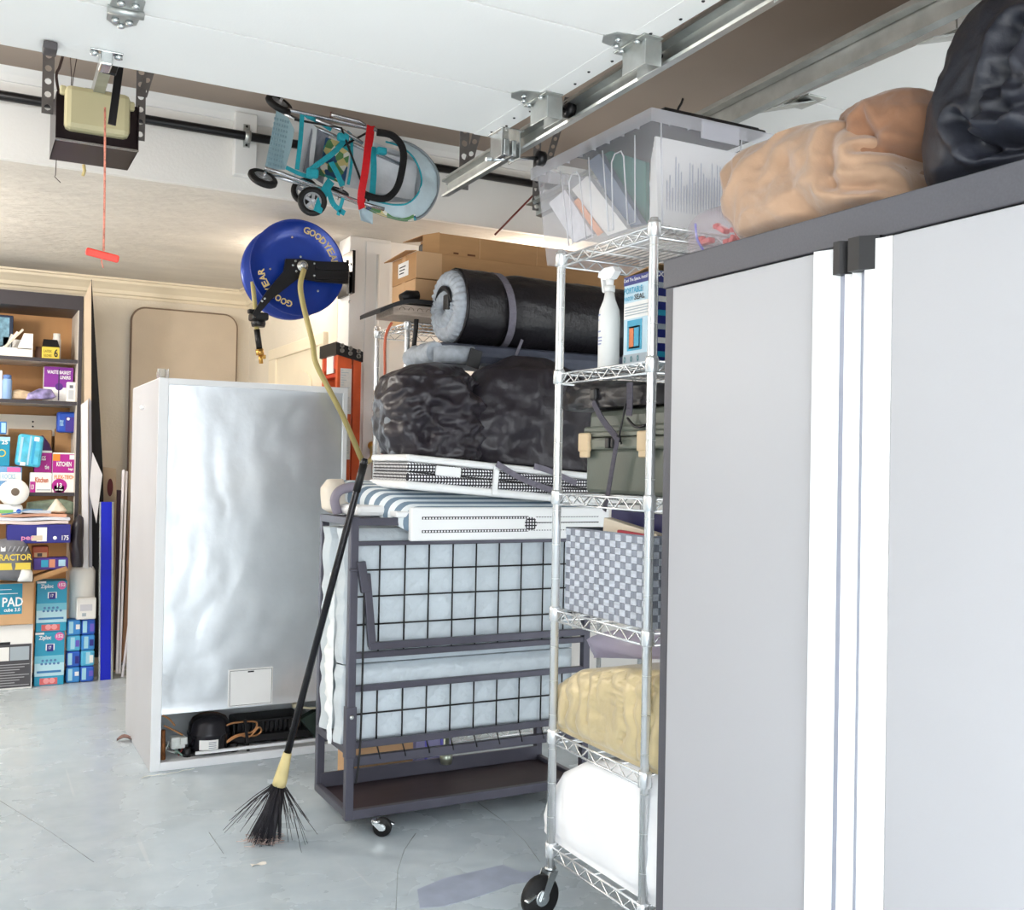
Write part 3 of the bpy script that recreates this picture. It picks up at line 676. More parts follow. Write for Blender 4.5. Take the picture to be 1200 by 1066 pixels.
wire_rack('chrome wire rack behind the folded bed, brown boxes on its top shelf', 1.69, 2.95, 4.16, 4.53, [.12, .60, 1.235, 1.593, 1.935], 1.962, casters=False)

# ================================================================ GREY CABINET
CGD = mat('cabinet_door_grey', '#b0b0b4', 0.4, var=0.015, vs=2, bump=0.02, bs=250)
CDK = mat('cabinet_dark_frame', '#55555c', 0.45, var=0.06, vs=200, bump=0.05, bs=300)
ALU = mat('handle_alu_shaded', '#8a90a4', 0.3, 0.8, var=0.04, vs=8, stretch=(1, 1, .1))  # darker grey-blue puts the dim reflection into the aluminium bevels
ALW = mat('handle_alu_lit', '#f4f4f4', 0.3, var=0.01)  # same aluminium, whitened for the light on faces turned to the opening
KX, KY0, KY1, KZ = 1.525, 0.74, 2.068, 1.835
CB = thing('storage_cabinet', 'tall light grey two-door cabinet with dark top and aluminium handle channels', 'cabinet', (1.83, 1.4, 0))
obj('body', MB().box((KX + .004, KY0, .03), (2.13, KY1 - .001, 1.76)), CDK, CB)
obj('side_frame', MB().box((KX, KY1 - .05, .02), (2.128, KY1, 1.765), .003), CDK, CB)
obj('top', MB().box((KX - .004, KY0 - .01, 1.764), (2.14, KY1 + .006, KZ), .003), CDK, CB)
obj('plinth', MB().box((KX + .02, KY0, 0), (2.12, KY1, .05)), CDK, CB)
d1_ = obj('door', MB().box((KX - .018, 1.533, .05), (KX + .004, KY1 - .053, 1.757), .003), CGD, CB)
d2_ = obj('door', MB().box((KX - .018, KY0, .05), (KX + .004, 1.347, 1.757), .003), CGD, CB)
def chan(P, z0, z1):
    b = MB(); n = len(P)
    poly = [V((x, y, z0)) for y, x in P] + [V((KX + .004, P[-1][0], z0)), V((KX + .004, P[0][0], z0))]
    return b.prism(poly, (0, 0, z1 - z0))
z0, z1 = .05, 1.757
hl = obj('handle_channel', chan([(1.533, 1.494), (1.479, 1.513)], z0, z1), ALW, d1_)
obj('handle_insert', chan([(1.4788, 1.513), (1.454, 1.499)], z0, z1), ALU, d1_)
obj('handle_edge', chan([(1.4538, 1.499), (1.4385, 1.512)], z0, z1), ALW, d1_)
obj('handle_edge', chan([(1.4365, 1.500), (1.424, 1.512)], z0, z1), ALW, d2_)
obj('handle_insert', chan([(1.4238, 1.512), (1.403, 1.497)], z0, z1), ALU, d2_)
obj('handle_channel', chan([(1.4028, 1.497), (1.373, 1.508), (1.348, 1.509)], z0, z1), ALW, d2_)
for (ya, yb, dd) in ((1.472, 1.440, d1_), (1.434, 1.378, d2_)):
    b = MB().prism([(KX - .04, ya, 1.700), (KX - .04, (ya + yb) / 2, 1.700), (KX - .016, yb, 1.700), (KX, yb, 1.700), (KX, ya, 1.700)], (0, 0, .064))
    obj('end_cap', b, BLACKP, dd)
c = U(952, 778, x=KX - .018)
lk = obj('lock', MB().lathe([(.011, 0), (.011, .004), (.008, .007)], c, (-1, 0, 0), 16), ZINC, d1_)
# ================================================================ ON THE NEAR RACK
def clear_mat(name, col, fac, rough=0.2):
    if name in MC: return MC[name]
    mt = bpy.data.materials.new(name); mt.use_nodes = True; MC[name] = mt; nt = mt.node_tree; p = nt.nodes['Principled BSDF']
    p.inputs['Base Color'].default_value = lin(col); p.inputs['Roughness'].default_value = rough
    tr = nt.nodes.new('ShaderNodeBsdfTransparent'); tr.inputs[0].default_value = (.97, .975, .985, 1); mx = nt.nodes.new('ShaderNodeMixShader'); mx.inputs[0].default_value = fac
    tl = nt.nodes.new('ShaderNodeBsdfTranslucent'); tl.inputs[0].default_value = lin(col); m2 = nt.nodes.new('ShaderNodeMixShader'); m2.inputs[0].default_value = .45
    nt.links.new(p.outputs[0], m2.inputs[1]); nt.links.new(tl.outputs[0], m2.inputs[2])
    nt.links.new(tr.outputs[0], mx.inputs[1]); nt.links.new(m2.outputs[0], mx.inputs[2]); nt.links.new(mx.outputs[0], nt.nodes['Material Output'].inputs[0]); return mt
CLR = clear_mat('clear_bin_plastic', '#f4f4fb', 0.26); CLR2 = clear_mat('clear_bin_rim', '#f3f4fb', 0.42); CLR3 = clear_mat('clear_bin_ribs', '#f7f8fc', 0.75)
ax0, ax1, ay0, ay1, az0, az1 = 1.578, 2.0, 2.21, 2.83, 1.952, 2.262
BN = thing('storage_bin', 'large clear plastic bin of papers on the top shelf of the wire rack', 'bin', (1.79, 2.52, az0))
tp = .028
def wallq(p, q, r, s): return lambda a, c: (V(p) * (1 - a) + V(q) * a) * (1 - c) + (V(s) * (1 - a) + V(r) * a) * c
lo = [(ax0 + tp, ay0 + tp, az0), (ax1 - tp, ay0 + tp, az0), (ax1 - tp, ay1 - tp, az0), (ax0 + tp, ay1 - tp, az0)]
hi = [(ax0, ay0, az1), (ax1, ay0, az1), (ax1, ay1, az1), (ax0, ay1, az1)]
b = MB()
for i in range(4):
    j = (i + 1) % 4; b.grid(wallq(lo[i], lo[j], hi[j], hi[i]), 2, 2, sm=False)
b.grid(wallq(lo[0], lo[1], lo[2], lo[3]), 2, 2, sm=False)
obj('tub', b, CLR, BN)
b = MB(); e = .014
for i in range(4):
    j = (i + 1) % 4; p, q = V(hi[i]), V(hi[j]); d = (q - p).normalized(); n = V((d.y, -d.x, 0))
    o = [p - d * e + n * e, q + d * e + n * e]
    b.grid(wallq(p, q, o[1], o[0]), 2, 2, sm=False)
    dz = V((0, 0, -.036)); b.grid(wallq(o[0], o[1], o[1] + dz, o[0] + dz), 2, 2, sm=False)
    k = 9 if i % 2 else 7
    for m_ in range(1, k):
        c = o[0] + (o[1] - o[0]) * m_ / k; b.add([c, c + dz, c + dz - n * e, c - n * e], [(0, 1, 2, 3)])
obj('rim', b, CLR2, BN)
b = MB()
def rib(face, A):
    i, j = face; b.tube([V(wallq(lo[i], lo[j], hi[j], hi[i])(a, c)) + V((-.002 if i == 3 else 0, -.002 if i == 0 else 0, 0)) for a, c in A], .0022, 5)
for s in (.28, .66):
    rib((3, 0), [(s - .05, .86), (s - .03, .12), (s + .01, .12), (s + .02, .72), (s + .05, .78), (s + .10, .78), (s + .12, .72), (s + .14, .12), (s + .20, .12), (s + .21, .86)])
    obj('moulded_rib', b, CLR3, BN); b = MB()
for e_ in ([(.72, .95), (.72, .1)], [(.06, .95), (.08, .05)]):
    rib((0, 1), e_); obj('moulded_rib', b, CLR3, BN); b = MB()
lm = MB().cbox((1.79, ay0 - e - .004, az1 - .03), (.13, .008, .05), .003); obj('latch', lm, CLR2, BN)
TEAL = mat('folder_green', '#2f7a72', 0.5, var=.08); NAVYF = mat('folder_slate', '#7f8aa0', 0.5, var=.1)
# documents standing against the near wall of the bin
b = MB()
for i in range(5): b.cbox((1.775, ay0 + .045 + i * .014, az0 + .135 - .004 * i), (.30 - .012 * i, .008, .255 - .012 * i), .001, Matrix.Rotation(radians(-4 + i), 3, 'X'))
ds = tag(obj('paper_stack', b, PAPER), 'stack of white printed pages standing at the near end of the clear bin', 'papers')
rr = random.Random(4); b = MB()
for i in range(26):
    x = 1.655 + i * .0095; h_ = .06 + .10 * rr.random(); b.box((x, ay0 + .036, az0 + .04 + .02 * rr.random()), (x + .002, ay0 + .0385, az0 + .06 + h_))
obj('printed_line', b, mat('pale_print', '#b9bcc9', .7), ds)
def leaning(name, label, cat, px, x, th, mt, group=None):
    P = pts(px, x=x); o = tag(obj(name, MB().prism(P, (th, 0, 0)), mt), label, cat, group); return o
leaning('green_folder', 'dark green folder leaning inside the clear bin', 'folder', [(700, 172), (757, 190), (757, 262), (735, 255)], 1.68, .012, TEAL)
leaning('file_folder', 'slate grey file folder leaning inside the clear bin under the green one', 'folder', [(688, 190), (702, 180), (752, 262), (735, 266)], 1.655, .02, NAVYF)
leaning('envelope', 'white envelope bundle with an orange edge slanting inside the clear bin', 'papers', [(670, 222), (688, 206), (735, 268), (712, 276)], 1.635, .02, PAPER)
leaning('orange_flyer', 'thin orange flyer between white pages inside the clear bin', 'papers', [(672, 236), (677, 232), (706, 272), (700, 276)], 1.628, .004, mat('orange_paper', '#e7a988', .6))
leaning('magazine', 'pale magazine lying lowest and leftmost inside the clear bin', 'papers', [(643, 238), (662, 222), (694, 274), (672, 284)], 1.622, .012, mat('magazine_grey', '#dfe0e6', .5, var=.12, vs=30))
lid = MB().cbox((1.80, 2.45, az1 + .010), (.36, .46, .018), .008).cbox((1.80, 2.45, az1 + .022), (.33, .43, .010), .004)
ld = tag(obj('black_tray', lid, BLACKP), 'flat black tray lying across the open top of the clear bin', 'tray')
obj('hook', MB().tube(spline([(1.70, 2.27, az1 + .02), (1.70, 2.262, az1 + .04), (1.708, 2.26, az1 + .055), (1.715, 2.262, az1 + .07)], 4), .0035, 6), BLACKP, ld)

# second shelf: spray bottle and printed carton
z = LV[4] + .008; c = U(713, 425, x=1.635); c.z = z; hgt = (U(716, 312, x=1.635).z - z); r = .031
SB = thing('spray_bottle', 'white trigger spray bottle on the second shelf of the wire rack', 'bottle', c)
obj('bottle', MB().lathe([(r * .9, 0), (r, .006), (r, hgt * .50), (r * .93, hgt * .58), (r * .55, hgt * .68), (r * .42, hgt * .76)], c, n=28), WHITE, SB)
obj('collar', MB().lathe([(r * .5, 0), (r * .5, hgt * .06)], c + V((0, 0, hgt * .755)), n=18), WHITE, SB)
hd = MB(); t0 = c + V((0, 0, hgt * .80)); hd.lathe([(r * .33, 0), (r * .4, hgt * .08)], t0, n=14)
hd.prism([t0 + V((0, a, e_)) + V((-.011, 0, 0)) for a, e_ in ((.048, .035), (.044, .048), (.015, .057), (-.03, .055), (-.042, .040), (-.02, .022), (.012, .022))], (.022, 0, 0))
hd.prism([t0 + V((-.006, a, e_)) for a, e_ in ((.03, .030), (.04, .030), (.030, -.01), (.022, -.014))], (.012, 0, 0))
obj('trigger_head', hd, mat('spray_white', '#fbfbfb', .35), SB)
lbm = MB()
for i, (w0, h0) in enumerate(((.35, .52), (.22, .47), (.4, .36), (.5, .30), (.5, .27), (.45, .24))):
    lbm.grid(lambda a, k, w0=w0, h0=h0: c + V((-(r + .0006) * cos(-.5 + a * w0 * 1.6), -(r + .0006) * sin(-.5 + a * w0 * 1.6) , hgt * h0 + k * .004)), 6, 2)
obj('label_print', lbm, mat('label_blue_grey', '#8f97c0', .5), SB)['kind'] = 'stuff'
z = LV[4] + .008
c0 = U(730, 424, x=1.60); c1 = U(763, 424, x=1.60); ztop = U(745, 322, x=1.60).z
BXA = thing('printed_carton', 'white and blue printed carton standing beside the spray bottle on the wire rack', 'box', (1.68, (c0.y + c1.y) / 2, z))
y1_, y0_ = c0.y, c1.y - .01
obj('box', MB().box((1.60, y0_, z), (1.80, y1_, ztop), .002), mat('carton_pale_blue', '#bcd8e6', .5, var=.05), BXA)
obj('torn_flap', MB().prism([(1.602, y1_, ztop), (1.602, y0_, ztop + .016), (1.79, y0_, ztop + .022), (1.79, y1_, ztop + .004)], (0, 0, .002)), CARD, BXA)
NAVY = mat('print_navy', '#1f2a78', .5, var=.06); CYAN = mat('print_cyan', '#2b9cc0', .5, var=.06); ORNG = mat('print_orange', '#d9743a', .5, var=.1); GRYP = mat('print_grey', '#a9b4bd', .6)
W_ = y1_ - y0_; H_ = ztop - z
def panel(parent, u0, v0, u1, v1, mt, x=1.60, nm='printed_panel'):
    return obj(nm, MB().box((x - .0012, y1_ - u1 * W_, z + v0 * H_), (x + .001, y1_ - u0 * W_, z + v1 * H_)), mt, parent)
panel(BXA, 0, .90, 1, 1, NAVY); panel(BXA, 0, .0, 1, .12, GRYP); panel(BXA, .02, .52, .98, .70, PAPER)
panel(BXA, .14, .16, .62, .50, CYAN); pq = panel(BXA, .20, .18, .56, .43, WINK)
obj('printed_panel', MB().box((1.5975, y1_ - .36 * W_, z + .2 * H_), (1.599, y1_ - .22 * W_, z + .41 * H_)), ORNG, BXA); obj('printed_panel', MB().box((1.5975, y1_ - .54 * W_, z + .2 * H_), (1.599, y1_ - .38 * W_, z + .41 * H_)), CYAN, BXA)
u, v = V((0, -1, 0)), V((0, 0, 1)); o = V((1.598, y1_, z)); n = V((-1, 0, 0))
text('Cool The Space, Install Fast', o + V((0, -.02 * W_, .925 * H_)), u, .94 * W_, v, .05 * H_, WINK, BXA, n)
text('PORTABLE', o + V((0, -.04 * W_, .80 * H_)), u, .6 * W_, v, .07 * H_, CYAN, BXA, n, .02); text('WINDOW', o + V((0, -.04 * W_, .72 * H_)), u, .3 * W_, v, .05 * H_, CYAN, BXA, n, .02)
text('SEAL', o + V((0, -.38 * W_, .72 * H_)), u, .34 * W_, v, .06 * H_, INK, BXA, n, .02)
for k in range(4):
    panel(BXA, .06, .555 + .03 * k, .9, .565 + .03 * k, GRYP, 1.5985, 'printed_line')
for k in range(3): text('0', o + V((0, -(.05 + .22 * k) * W_, .03 * H_)), u, .07 * W_, v, .07 * H_, mat('print_teal', '#27727c', .5), BXA, n, .03)
BXB = obj('side_print', MB().box((1.602, y0_ - .0015, z + .002), (1.798, y0_ + .001, ztop - .002)), NAVY, BXA)
for k in range(6):
    obj('printed_panel', MB().box((1.612, y0_ - .003, z + H_ * (.06 + .15 * k)), (1.66 + .02 * (k % 3), y0_ - .001, z + H_ * (.12 + .15 * k))), [CYAN, PAPER, GRYP][k % 3], BXB)
text('ool', (1.605, y0_ - .003, z + H_ * .93), (1, 0, 0), .03, v, .02, WINK, BXA, (0, -1, 0))

# third shelf: olive tool box, black bag with straps
OLV = mat('olive_plastic', '#5b6158', 0.4, var=.06, vs=7, bump=.04, bs=120); OLV2 = mat('olive_plastic_light', '#6c6f65', .4, var=.06, vs=7); BEI = mat('beige_latch', '#cdb592', .45, var=.05)
z = LV[3] + .008
TB = thing('tool_box', 'olive green plastic tool box with beige latches on the wire rack', 'tool box', (1.74, 2.36, z))
ty0, ty1 = 2.12, 2.555
obj('body', MB().cbox((1.745, (ty0 + ty1) / 2, z + .065), (.29, ty1 - ty0 - .02, .13), .012), OLV, TB)
obj('rim', MB().cbox((1.745, (ty0 + ty1) / 2, z + .142), (.315, ty1 - ty0 + .01, .034), .008).cbox((1.745, (ty0 + ty1) / 2, z + .168), (.305, ty1 - ty0, .014), .004), OLV2, TB)
obj('lid', MB().cbox((1.745, (ty0 + ty1) / 2, z + .205), (.28, ty1 - ty0 - .02, .07), .02).cbox((1.745, (ty0 + ty1) / 2, z + .182), (.30, ty1 - ty0 - .005, .02), .006), OLV, TB)
for y in (ty1 - .03, ty1 - .325):
    lt = obj('latch', MB().cbox((1.583, y, z + .146), (.014, .055, .055), .005).cbox((1.583, y - .003, z + .112), (.012, .045, .02), .004), BEI, TB)
obj('lock_hasp', MB().cbox((1.585, ty1 - .15, z + .143), (.012, .02, .03), .003).cbox((1.585, ty1 - .175, z + .143), (.012, .012, .03), .003), BLACKP, TB)
STR = mat('webbing_charcoal', '#4c4954', .7, var=.12, vs=40, bump=.3, bs=160, stretch=(1, 1, 3))
BNY = mat('black_nylon', '#1e1d21', 0.42, var=.18, vs=8, bump=.15, bs=30)
o = sack(pts([(668, 478), (672, 452), (690, 446), (740, 446), (790, 450), (795, 490), (740, 496), (690, 492)], x=1.65), 'x', .07, back=.2, amp=.02, f=16, seed=5)
for q_ in o.v: q_.z = max(q_.z, z + .243)
BB = tag(obj('black_bag', o, BNY), 'crumpled black bag with loose webbing squeezed over the olive tool box', 'bag')
def webbing(px, x, w=.012, th=.0025, **k):
    P = pts(px, x=x); b = MB()
    P = spline(P, 5)
    for i in range(len(P) - 1): b.bar(P[i], P[i + 1] + (P[i + 1] - P[i]) * .05, w * 2, th, (1, 0, 0))
    return b
obj('webbing', webbing([(738, 448), (738, 470), (737, 487)], 1.566, .013), STR, BB)
obj('webbing', webbing([(695, 470), (705, 490), (722, 512)], 1.568, .010), STR, BB)
obj('webbing', webbing([(724, 512), (718, 545), (712, 580), (708, 598)], 1.566, .009), STR, BB)
obj('buckle', MB().cbox(U(697, 462, x=1.572), (.02, .03, .035), .006).cbox(U(724, 514, x=1.575), (.012, .022, .02), .004), BLACKP, BB)
obj('cord', MB().tube(spline(pts([(735, 462), (730, 490), (726, 510), (728, 520)], x=1.58), 5), .003, 6).tube(spline(pts([(735, 490), (745, 500), (757, 498)], x=1.585), 5), .004, 6), BLACKP, BB)

# fourth shelf: woven basket with books
z = LV[2] + .008; ky0, ky1, kx0, kx1 = 2.185, 2.60, 1.575, 1.93
zt1 = U(655, 616, x=kx0).z; zt0 = U(752, 631, x=kx0).z; KH = (zt0 + zt1) / 2 - z
BK = thing('woven_basket', 'grey and white checkered woven basket of books on the wire rack', 'basket', ((kx0 + kx1) / 2, (ky0 + ky1) / 2, z))
WV1 = mat('woven_grey', '#8b909c', .75, var=.15, vs=120, bump=.4, bs=200, stretch=(1, 1, .2)); WV2 = mat('woven_pale', '#c9ced8', .75, var=.15, vs=120, bump=.4, bs=200, stretch=(1, .2, 1)); WVD = mat('woven_core', '#666a76', .8, var=.1)
b = MB().box((kx0, ky0, z), (kx0 + .008, ky1, z + KH)).box((kx1 - .008, ky0, z), (kx1, ky1, z + KH)).box((kx0, ky0, z), (kx1, ky0 + .008, z + KH)).box((kx0, ky1 - .008, z), (kx1, ky1, z + KH)).box((kx0, ky0, z), (kx1, ky1, z + .008))
obj('core', b, WVD, BK)
b = MB(); ny, nz_, nx = 16, 13, 13
for j in range(nz_):
    for i in range(ny):
        k = (i + j) % 2; y = ky0 + (ky1 - ky0) * (i + .5) / ny; zz = z + KH * (j + .5) / nz_
        b.cbox((kx0 - .001 - .0015 * k, y, zz), (.005, (ky1 - ky0) / ny * .96, KH / nz_ * .97), .0012, None, k)
    for i in range(nx):
        k = (i + j + 1) % 2; x = kx0 + (kx1 - kx0) * (i + .5) / nx; zz = z + KH * (j + .5) / nz_
        b.cbox((x, ky0 - .001 - .0015 * k, zz), ((kx1 - kx0) / nx * .96, .005, KH / nz_ * .97), .0012, None, k)
wvo = obj('weave', b, [WV1, WV2], BK); wvo['kind'] = 'stuff'
obj('rim_band', MB().tube([(kx0, ky0, z + KH), (kx1, ky0, z + KH), (kx1, ky1, z + KH), (kx0, ky1, z + KH)], .005, 6, closed=True), WV1, BK)
bk = lambda nm, lab, lo, hi, mt, rx: tag(obj(nm, MB().cbox((V(lo) + V(hi)) / 2, [abs(a - c_) for a, c_ in zip(lo, hi)], .003, Matrix.Rotation(radians(rx), 3, 'X')), mt), lab, 'book')
bk('navy_book', 'tall navy blue book at the back of the woven basket', (1.70, 2.25, z + .012), (1.73, 2.56, z + KH + .055), mat('book_navy', '#2b2a63', .4, var=.08), 1)
bk('cream_book', 'cream book slanting above the rim of the woven basket', (1.63, 2.24, z + .10), (1.66, 2.50, z + KH + .022), mat('book_cream', '#eaddc8', .5, var=.04), 7)
bk('red_book', 'red and white booklet just showing over the basket rim', (1.60, 2.24, z + .06), (1.615, 2.38, z + KH + .007), mat('book_red', '#b8293d', .4, var=.1), 2)

# fifth and bottom shelf: comforters, clear bag behind
z = LV[1] + .008
GLD = mat('gold_satin', '#c6b48a', 0.36, 0.08, var=.10, vs=10, bump=.25, bs=22, sheen=.3)
gp = pts([(648, 845), (650, 822), (664, 800), (690, 783), (735, 780), (790, 785), (812, 810), (815, 925), (752, 905), (650, 862)], x=1.615)
for p in gp: p.z = max(p.z, z) if p.z > z + .06 else z
def grip(p, q, t): return (.020 * (abs(sin(p.y * 52 + 8 * fbm(p, 4) + (1 - t) * .8)) ** .42 - .7) * (1 - t * .5) + .006 * (abs(sin(p.y * 30 + p.x * 50 + p.z * 40)) ** .4 - .7) * t + .004 * (abs(sin(p.x * 60)) ** .35 - .7) * t)
b = sack(gp, 'x', .065, rows=80, n=220, amp=.007, f=8, seed=2, exp=3.2, ripple=grip, back=.6)
tag(obj('gold_comforter', b, GLD), 'shiny gold quilted comforter folded on the wire rack above the white one', 'comforter')
z = LV[0] + .008
wp = pts([(644, 1004), (643, 965), (650, 930), (668, 903), (697, 890), (740, 890), (800, 895), (825, 1090), (752, 1066)], x=1.61)
for p in wp: p.z = max(p.z, z) if p.z > z + .06 else z
b = sack(wp, 'x', .06, rows=50, n=80, amp=.010, f=6, seed=9, exp=3.2, back=.6)
WC = tag(obj('white_comforter', b, mat('white_bedding', '#f7f7f9', .8, var=.02, vs=5, sheen=.2)), 'thick white comforter stuffed on the bottom shelf of the wire rack', 'comforter')
obj('care_tag', MB().prism(pts([(642, 972), (648, 966), (650, 985)], x=1.60), (.001, 0, 0)), PAPER, WC)
z = LV[1] + .008
b = sack(pts([(705, 770), (700, 745), (720, 738), (790, 738), (792, 772)], x=1.95), 'x', .1, rows=24, n=36, amp=.01, f=14, seed=12)
for q_ in b.v: q_.z = min(q_.z, LV[2] - .034)
tag(obj('storage_pouch', b, clear_mat('lilac_film', '#d7cfe2', .8)), 'pale lilac plastic pouch tucked behind the gold comforter', 'pouch')

# ================================================================ ON THE CABINET
z = KZ
SUE2 = mat('brown_suede', '#9a7055', 0.85, var=.16, vs=9, bump=.15, bs=34, sheen=.4)
SUE = mat('tan_suede', '#b7957a', 0.85, var=.14, vs=9, bump=.15, bs=34, sheen=.5)
TN = thing('tan_suede_bag', 'large crumpled tan suede bag slumped on top of the grey cabinet', 'bag', (1.75, 1.75, z))
def px2(px, x):
    P = pts(px, x=x)
    for p in P: p.z = max(p.z, z) if p.z > z + .05 else z
    return P
b = sack(px2([(862, 240), (862, 212), (876, 188), (905, 166), (948, 150), (985, 142), (1010, 150), (1040, 168), (1062, 205), (1075, 240), (1060, 262), (1000, 282), (890, 290)], 1.645), 'x', .105, rows=90, n=200, amp=.034, f=5, seed=21, exp=2.4, back=.30, ripple=creases([(*pts(e_, x=1.57), w_, d_) for e_, w_, d_ in (([(972, 152), (984, 214)], .014, -.028), ([(1000, 176), (1030, 166)], .010, -.025), ([(1032, 166), (1046, 204)], .012, -.028), ([(985, 222), (1042, 218)], .012, -.020), ([(930, 190), (965, 260)], .02, -.014), ([(1000, 250), (1050, 228)], .014, -.02))]))
obj('body', b, SUE, TN)
b = sack(px2([(985, 180), (1002, 142), (1025, 118), (1060, 103), (1088, 106), (1102, 128), (1096, 165), (1084, 195), (1098, 226), (1090, 250), (1030, 262), (1000, 230)], 1.70), 'x', .10, rows=60, n=120, amp=.030, f=6, seed=33, exp=2.3, back=.22, ripple=creases([(*pts(e_, x=1.62), w_, d_) for e_, w_, d_ in (([(1082, 110), (1070, 180)], .010, -.02), ([(1045, 182), (1098, 186)], .014, -.04), ([(1020, 140), (1035, 180)], .014, -.02))]))
obj('folded_side', b, SUE2, TN)
obj('hem_seam', MB().tube(spline(pts([(872, 192), (865, 212), (866, 238), (876, 258), (892, 272)], x=1.60), 5), .0025, 6), mat('seam_brown', '#7d5a40', .8), TN)
BKD = mat('black_canvas', '#2a2c35', .45, var=.2, vs=6, bump=.12, bs=40)
b = sack(px2([(1106, 222), (1103, 185), (1110, 142), (1128, 95), (1136, 55), (1156, 14), (1178, -8), (1225, -30), (1330, -20), (1400, 80), (1400, 160)], 1.68), 'x', .13, rows=100, n=220, amp=.020, f=4, seed=41, exp=2.6, back=.30, ripple=creases([(*pts(e_, x=1.56), w_, d_) for e_, w_, d_ in (([(1190, 30), (1172, 110)], .016, -.03), ([(1168, 112), (1172, 150)], .010, .03), ([(1162, 152), (1205, 140)], .014, .03), ([(1128, 140), (1150, 176)], .012, -.03), ([(1150, 176), (1205, 168)], .012, -.03), ([(1200, 100), (1180, 80)], .012, -.02))]))
BD = tag(obj('black_duffel', b, BKD), 'big black canvas bag bulging on the cabinet next to the tan bag', 'bag')
ZB_ = clear_mat('zip_bag_film', '#f2e6ee', .28, .12)
b = sack(px2([(815, 295), (813, 268), (826, 250), (850, 240), (875, 248), (892, 268), (896, 280), (860, 300)], 1.60), 'x', .05, rows=24, n=40, amp=.010, f=24, seed=52, exp=2.2)
ZBG = tag(obj('zip_bag', b, ZB_), 'clear zip bag of red clips at the cabinet corner below the bin', 'bag')
REDP = mat('red_clip', '#d9504d', .35, var=.08)
for i, (a, c_) in enumerate(((828, 283), (846, 268), (866, 272), (880, 277), (858, 286))):
    p = U(a, c_, x=1.60); p.z = max(p.z, z + .016)
    cl = tag(obj('red_clip', MB().cbox(p, (.02, .045, .014), .004, Matrix.Rotation(radians(30 * i), 3, 'X')).cbox(p + V((-.006, .012, .008)), (.012, .02, .012), .003), REDP), 'red plastic clip inside the clear zip bag', 'clip', 'red clips in the zip bag')
obj('zip_edge', MB().tube(spline(pts([(815, 262), (817, 280), (825, 294)], x=1.56), 4), .003, 6), mat('zip_blue', '#6a6fd0', .4), ZBG)

# ================================================================ STACKED ON THE BED
DOT = bpy.data.materials.new('dotted_mesh_fabric'); DOT.use_nodes = True
def dots(mt, scale, r, c0, c1):
    nt = mt.node_tree; L = nt.links; p = nt.nodes['Principled BSDF']; p.inputs['Roughness'].default_value = .7
    tc = nt.nodes.new('ShaderNodeTexCoord'); vo = nt.nodes.new('ShaderNodeTexVoronoi'); vo.inputs['Randomness'].default_value = 0; vo.inputs['Scale'].default_value = scale
    vo.voronoi_dimensions = '2D'; se = nt.nodes.new('ShaderNodeSeparateXYZ'); ad = nt.nodes.new('ShaderNodeMath'); co = nt.nodes.new('ShaderNodeCombineXYZ'); L.new(tc.outputs['Object'], se.inputs[0]); L.new(se.outputs[0], ad.inputs[0]); L.new(se.outputs[1], ad.inputs[1]); L.new(ad.outputs[0], co.inputs[0]); L.new(se.outputs[2], co.inputs[1]); L.new(co.outputs[0], vo.inputs['Vector']); rp = nt.nodes.new('ShaderNodeValToRGB'); rp.color_ramp.interpolation = 'CONSTANT'
    rp.color_ramp.elements[0].color = lin(c0); rp.color_ramp.elements[1].color = lin(c1); rp.color_ramp.elements[1].position = r
    L.new(vo.outputs['Distance'], rp.inputs[0]); L.new(rp.outputs[0], p.inputs['Base Color'])
dots(DOT, 85, .31, '#eeeef0', '#2c2a30')
PWH = mat('white_plastic', '#f5f6f6', .35, var=.01, vs=5)
# lower: striped lounger folded flat, slotted white side
SL = thing('striped_lounger', 'folded lounger with blue and white striped cover lying on the rollaway bed', 'lounger', (1.8, 3.58, 1.127))
STB = mat('stripe_blue', '#7b90a3', .75, var=.06, vs=40); STW = mat('stripe_white', '#eef5f8', .75, var=.03, vs=40)
xr = 2.25
def stripe(a, c):
    # c: 0 back .. 1 front, a: 0 hanging left end .. 1 right
    xl = 1.255 + .155 * c ** 1.3; y = 3.80 - .375 * c; zt = 1.255 - .095 * c ** 1.5
    if a < .35:
        q = a / .35; an = (1 - q) * 1.9; R_ = .05 + .01 * c
        return V((xl + R_ - R_ * sin(an) * 1.0, y, zt - R_ * (1 - cos(an))))
    q = (a - .35) / .65; return V((xl + .05 + .01 * c + (xr - xl - .06) * q, y, zt))
ns = 17
for k in range(2):
    b = MB()
    for i in range(ns):
        if i % 2 == k: b.slab(lambda a, c, i=i: stripe(a, (i + c) / ns), 24, 3, (0.001, 0, -.004))
    obj('striped_cover', b, [STB, STW][k], SL)
obj('pad', MB().box((1.37, 3.44, 1.128), (xr, 3.79, 1.150), .006), PWH, SL)
sp = obj('side_plate', MB().box((1.408, 3.395, 1.046), (xr, 3.424, 1.166), .006), PWH, SL)
for (xa, xb, za, zb) in ((1.45, 1.885, 1.123, 1.133), (1.45, 1.885, 1.075, 1.085), (1.915, 2.2, 1.128, 1.131), (1.905, 2.2, 1.106, 1.110), (1.905, 2.2, 1.078, 1.081)):
    obj('slot', MB().box((xa, 3.3935, za), (xb, 3.4, zb), .0008), DOT, sp)
obj('end_boss', MB().cyl((1.895, 3.397, 1.104), (1.895, 3.3925, 1.104), .026, 20), DOT, sp)
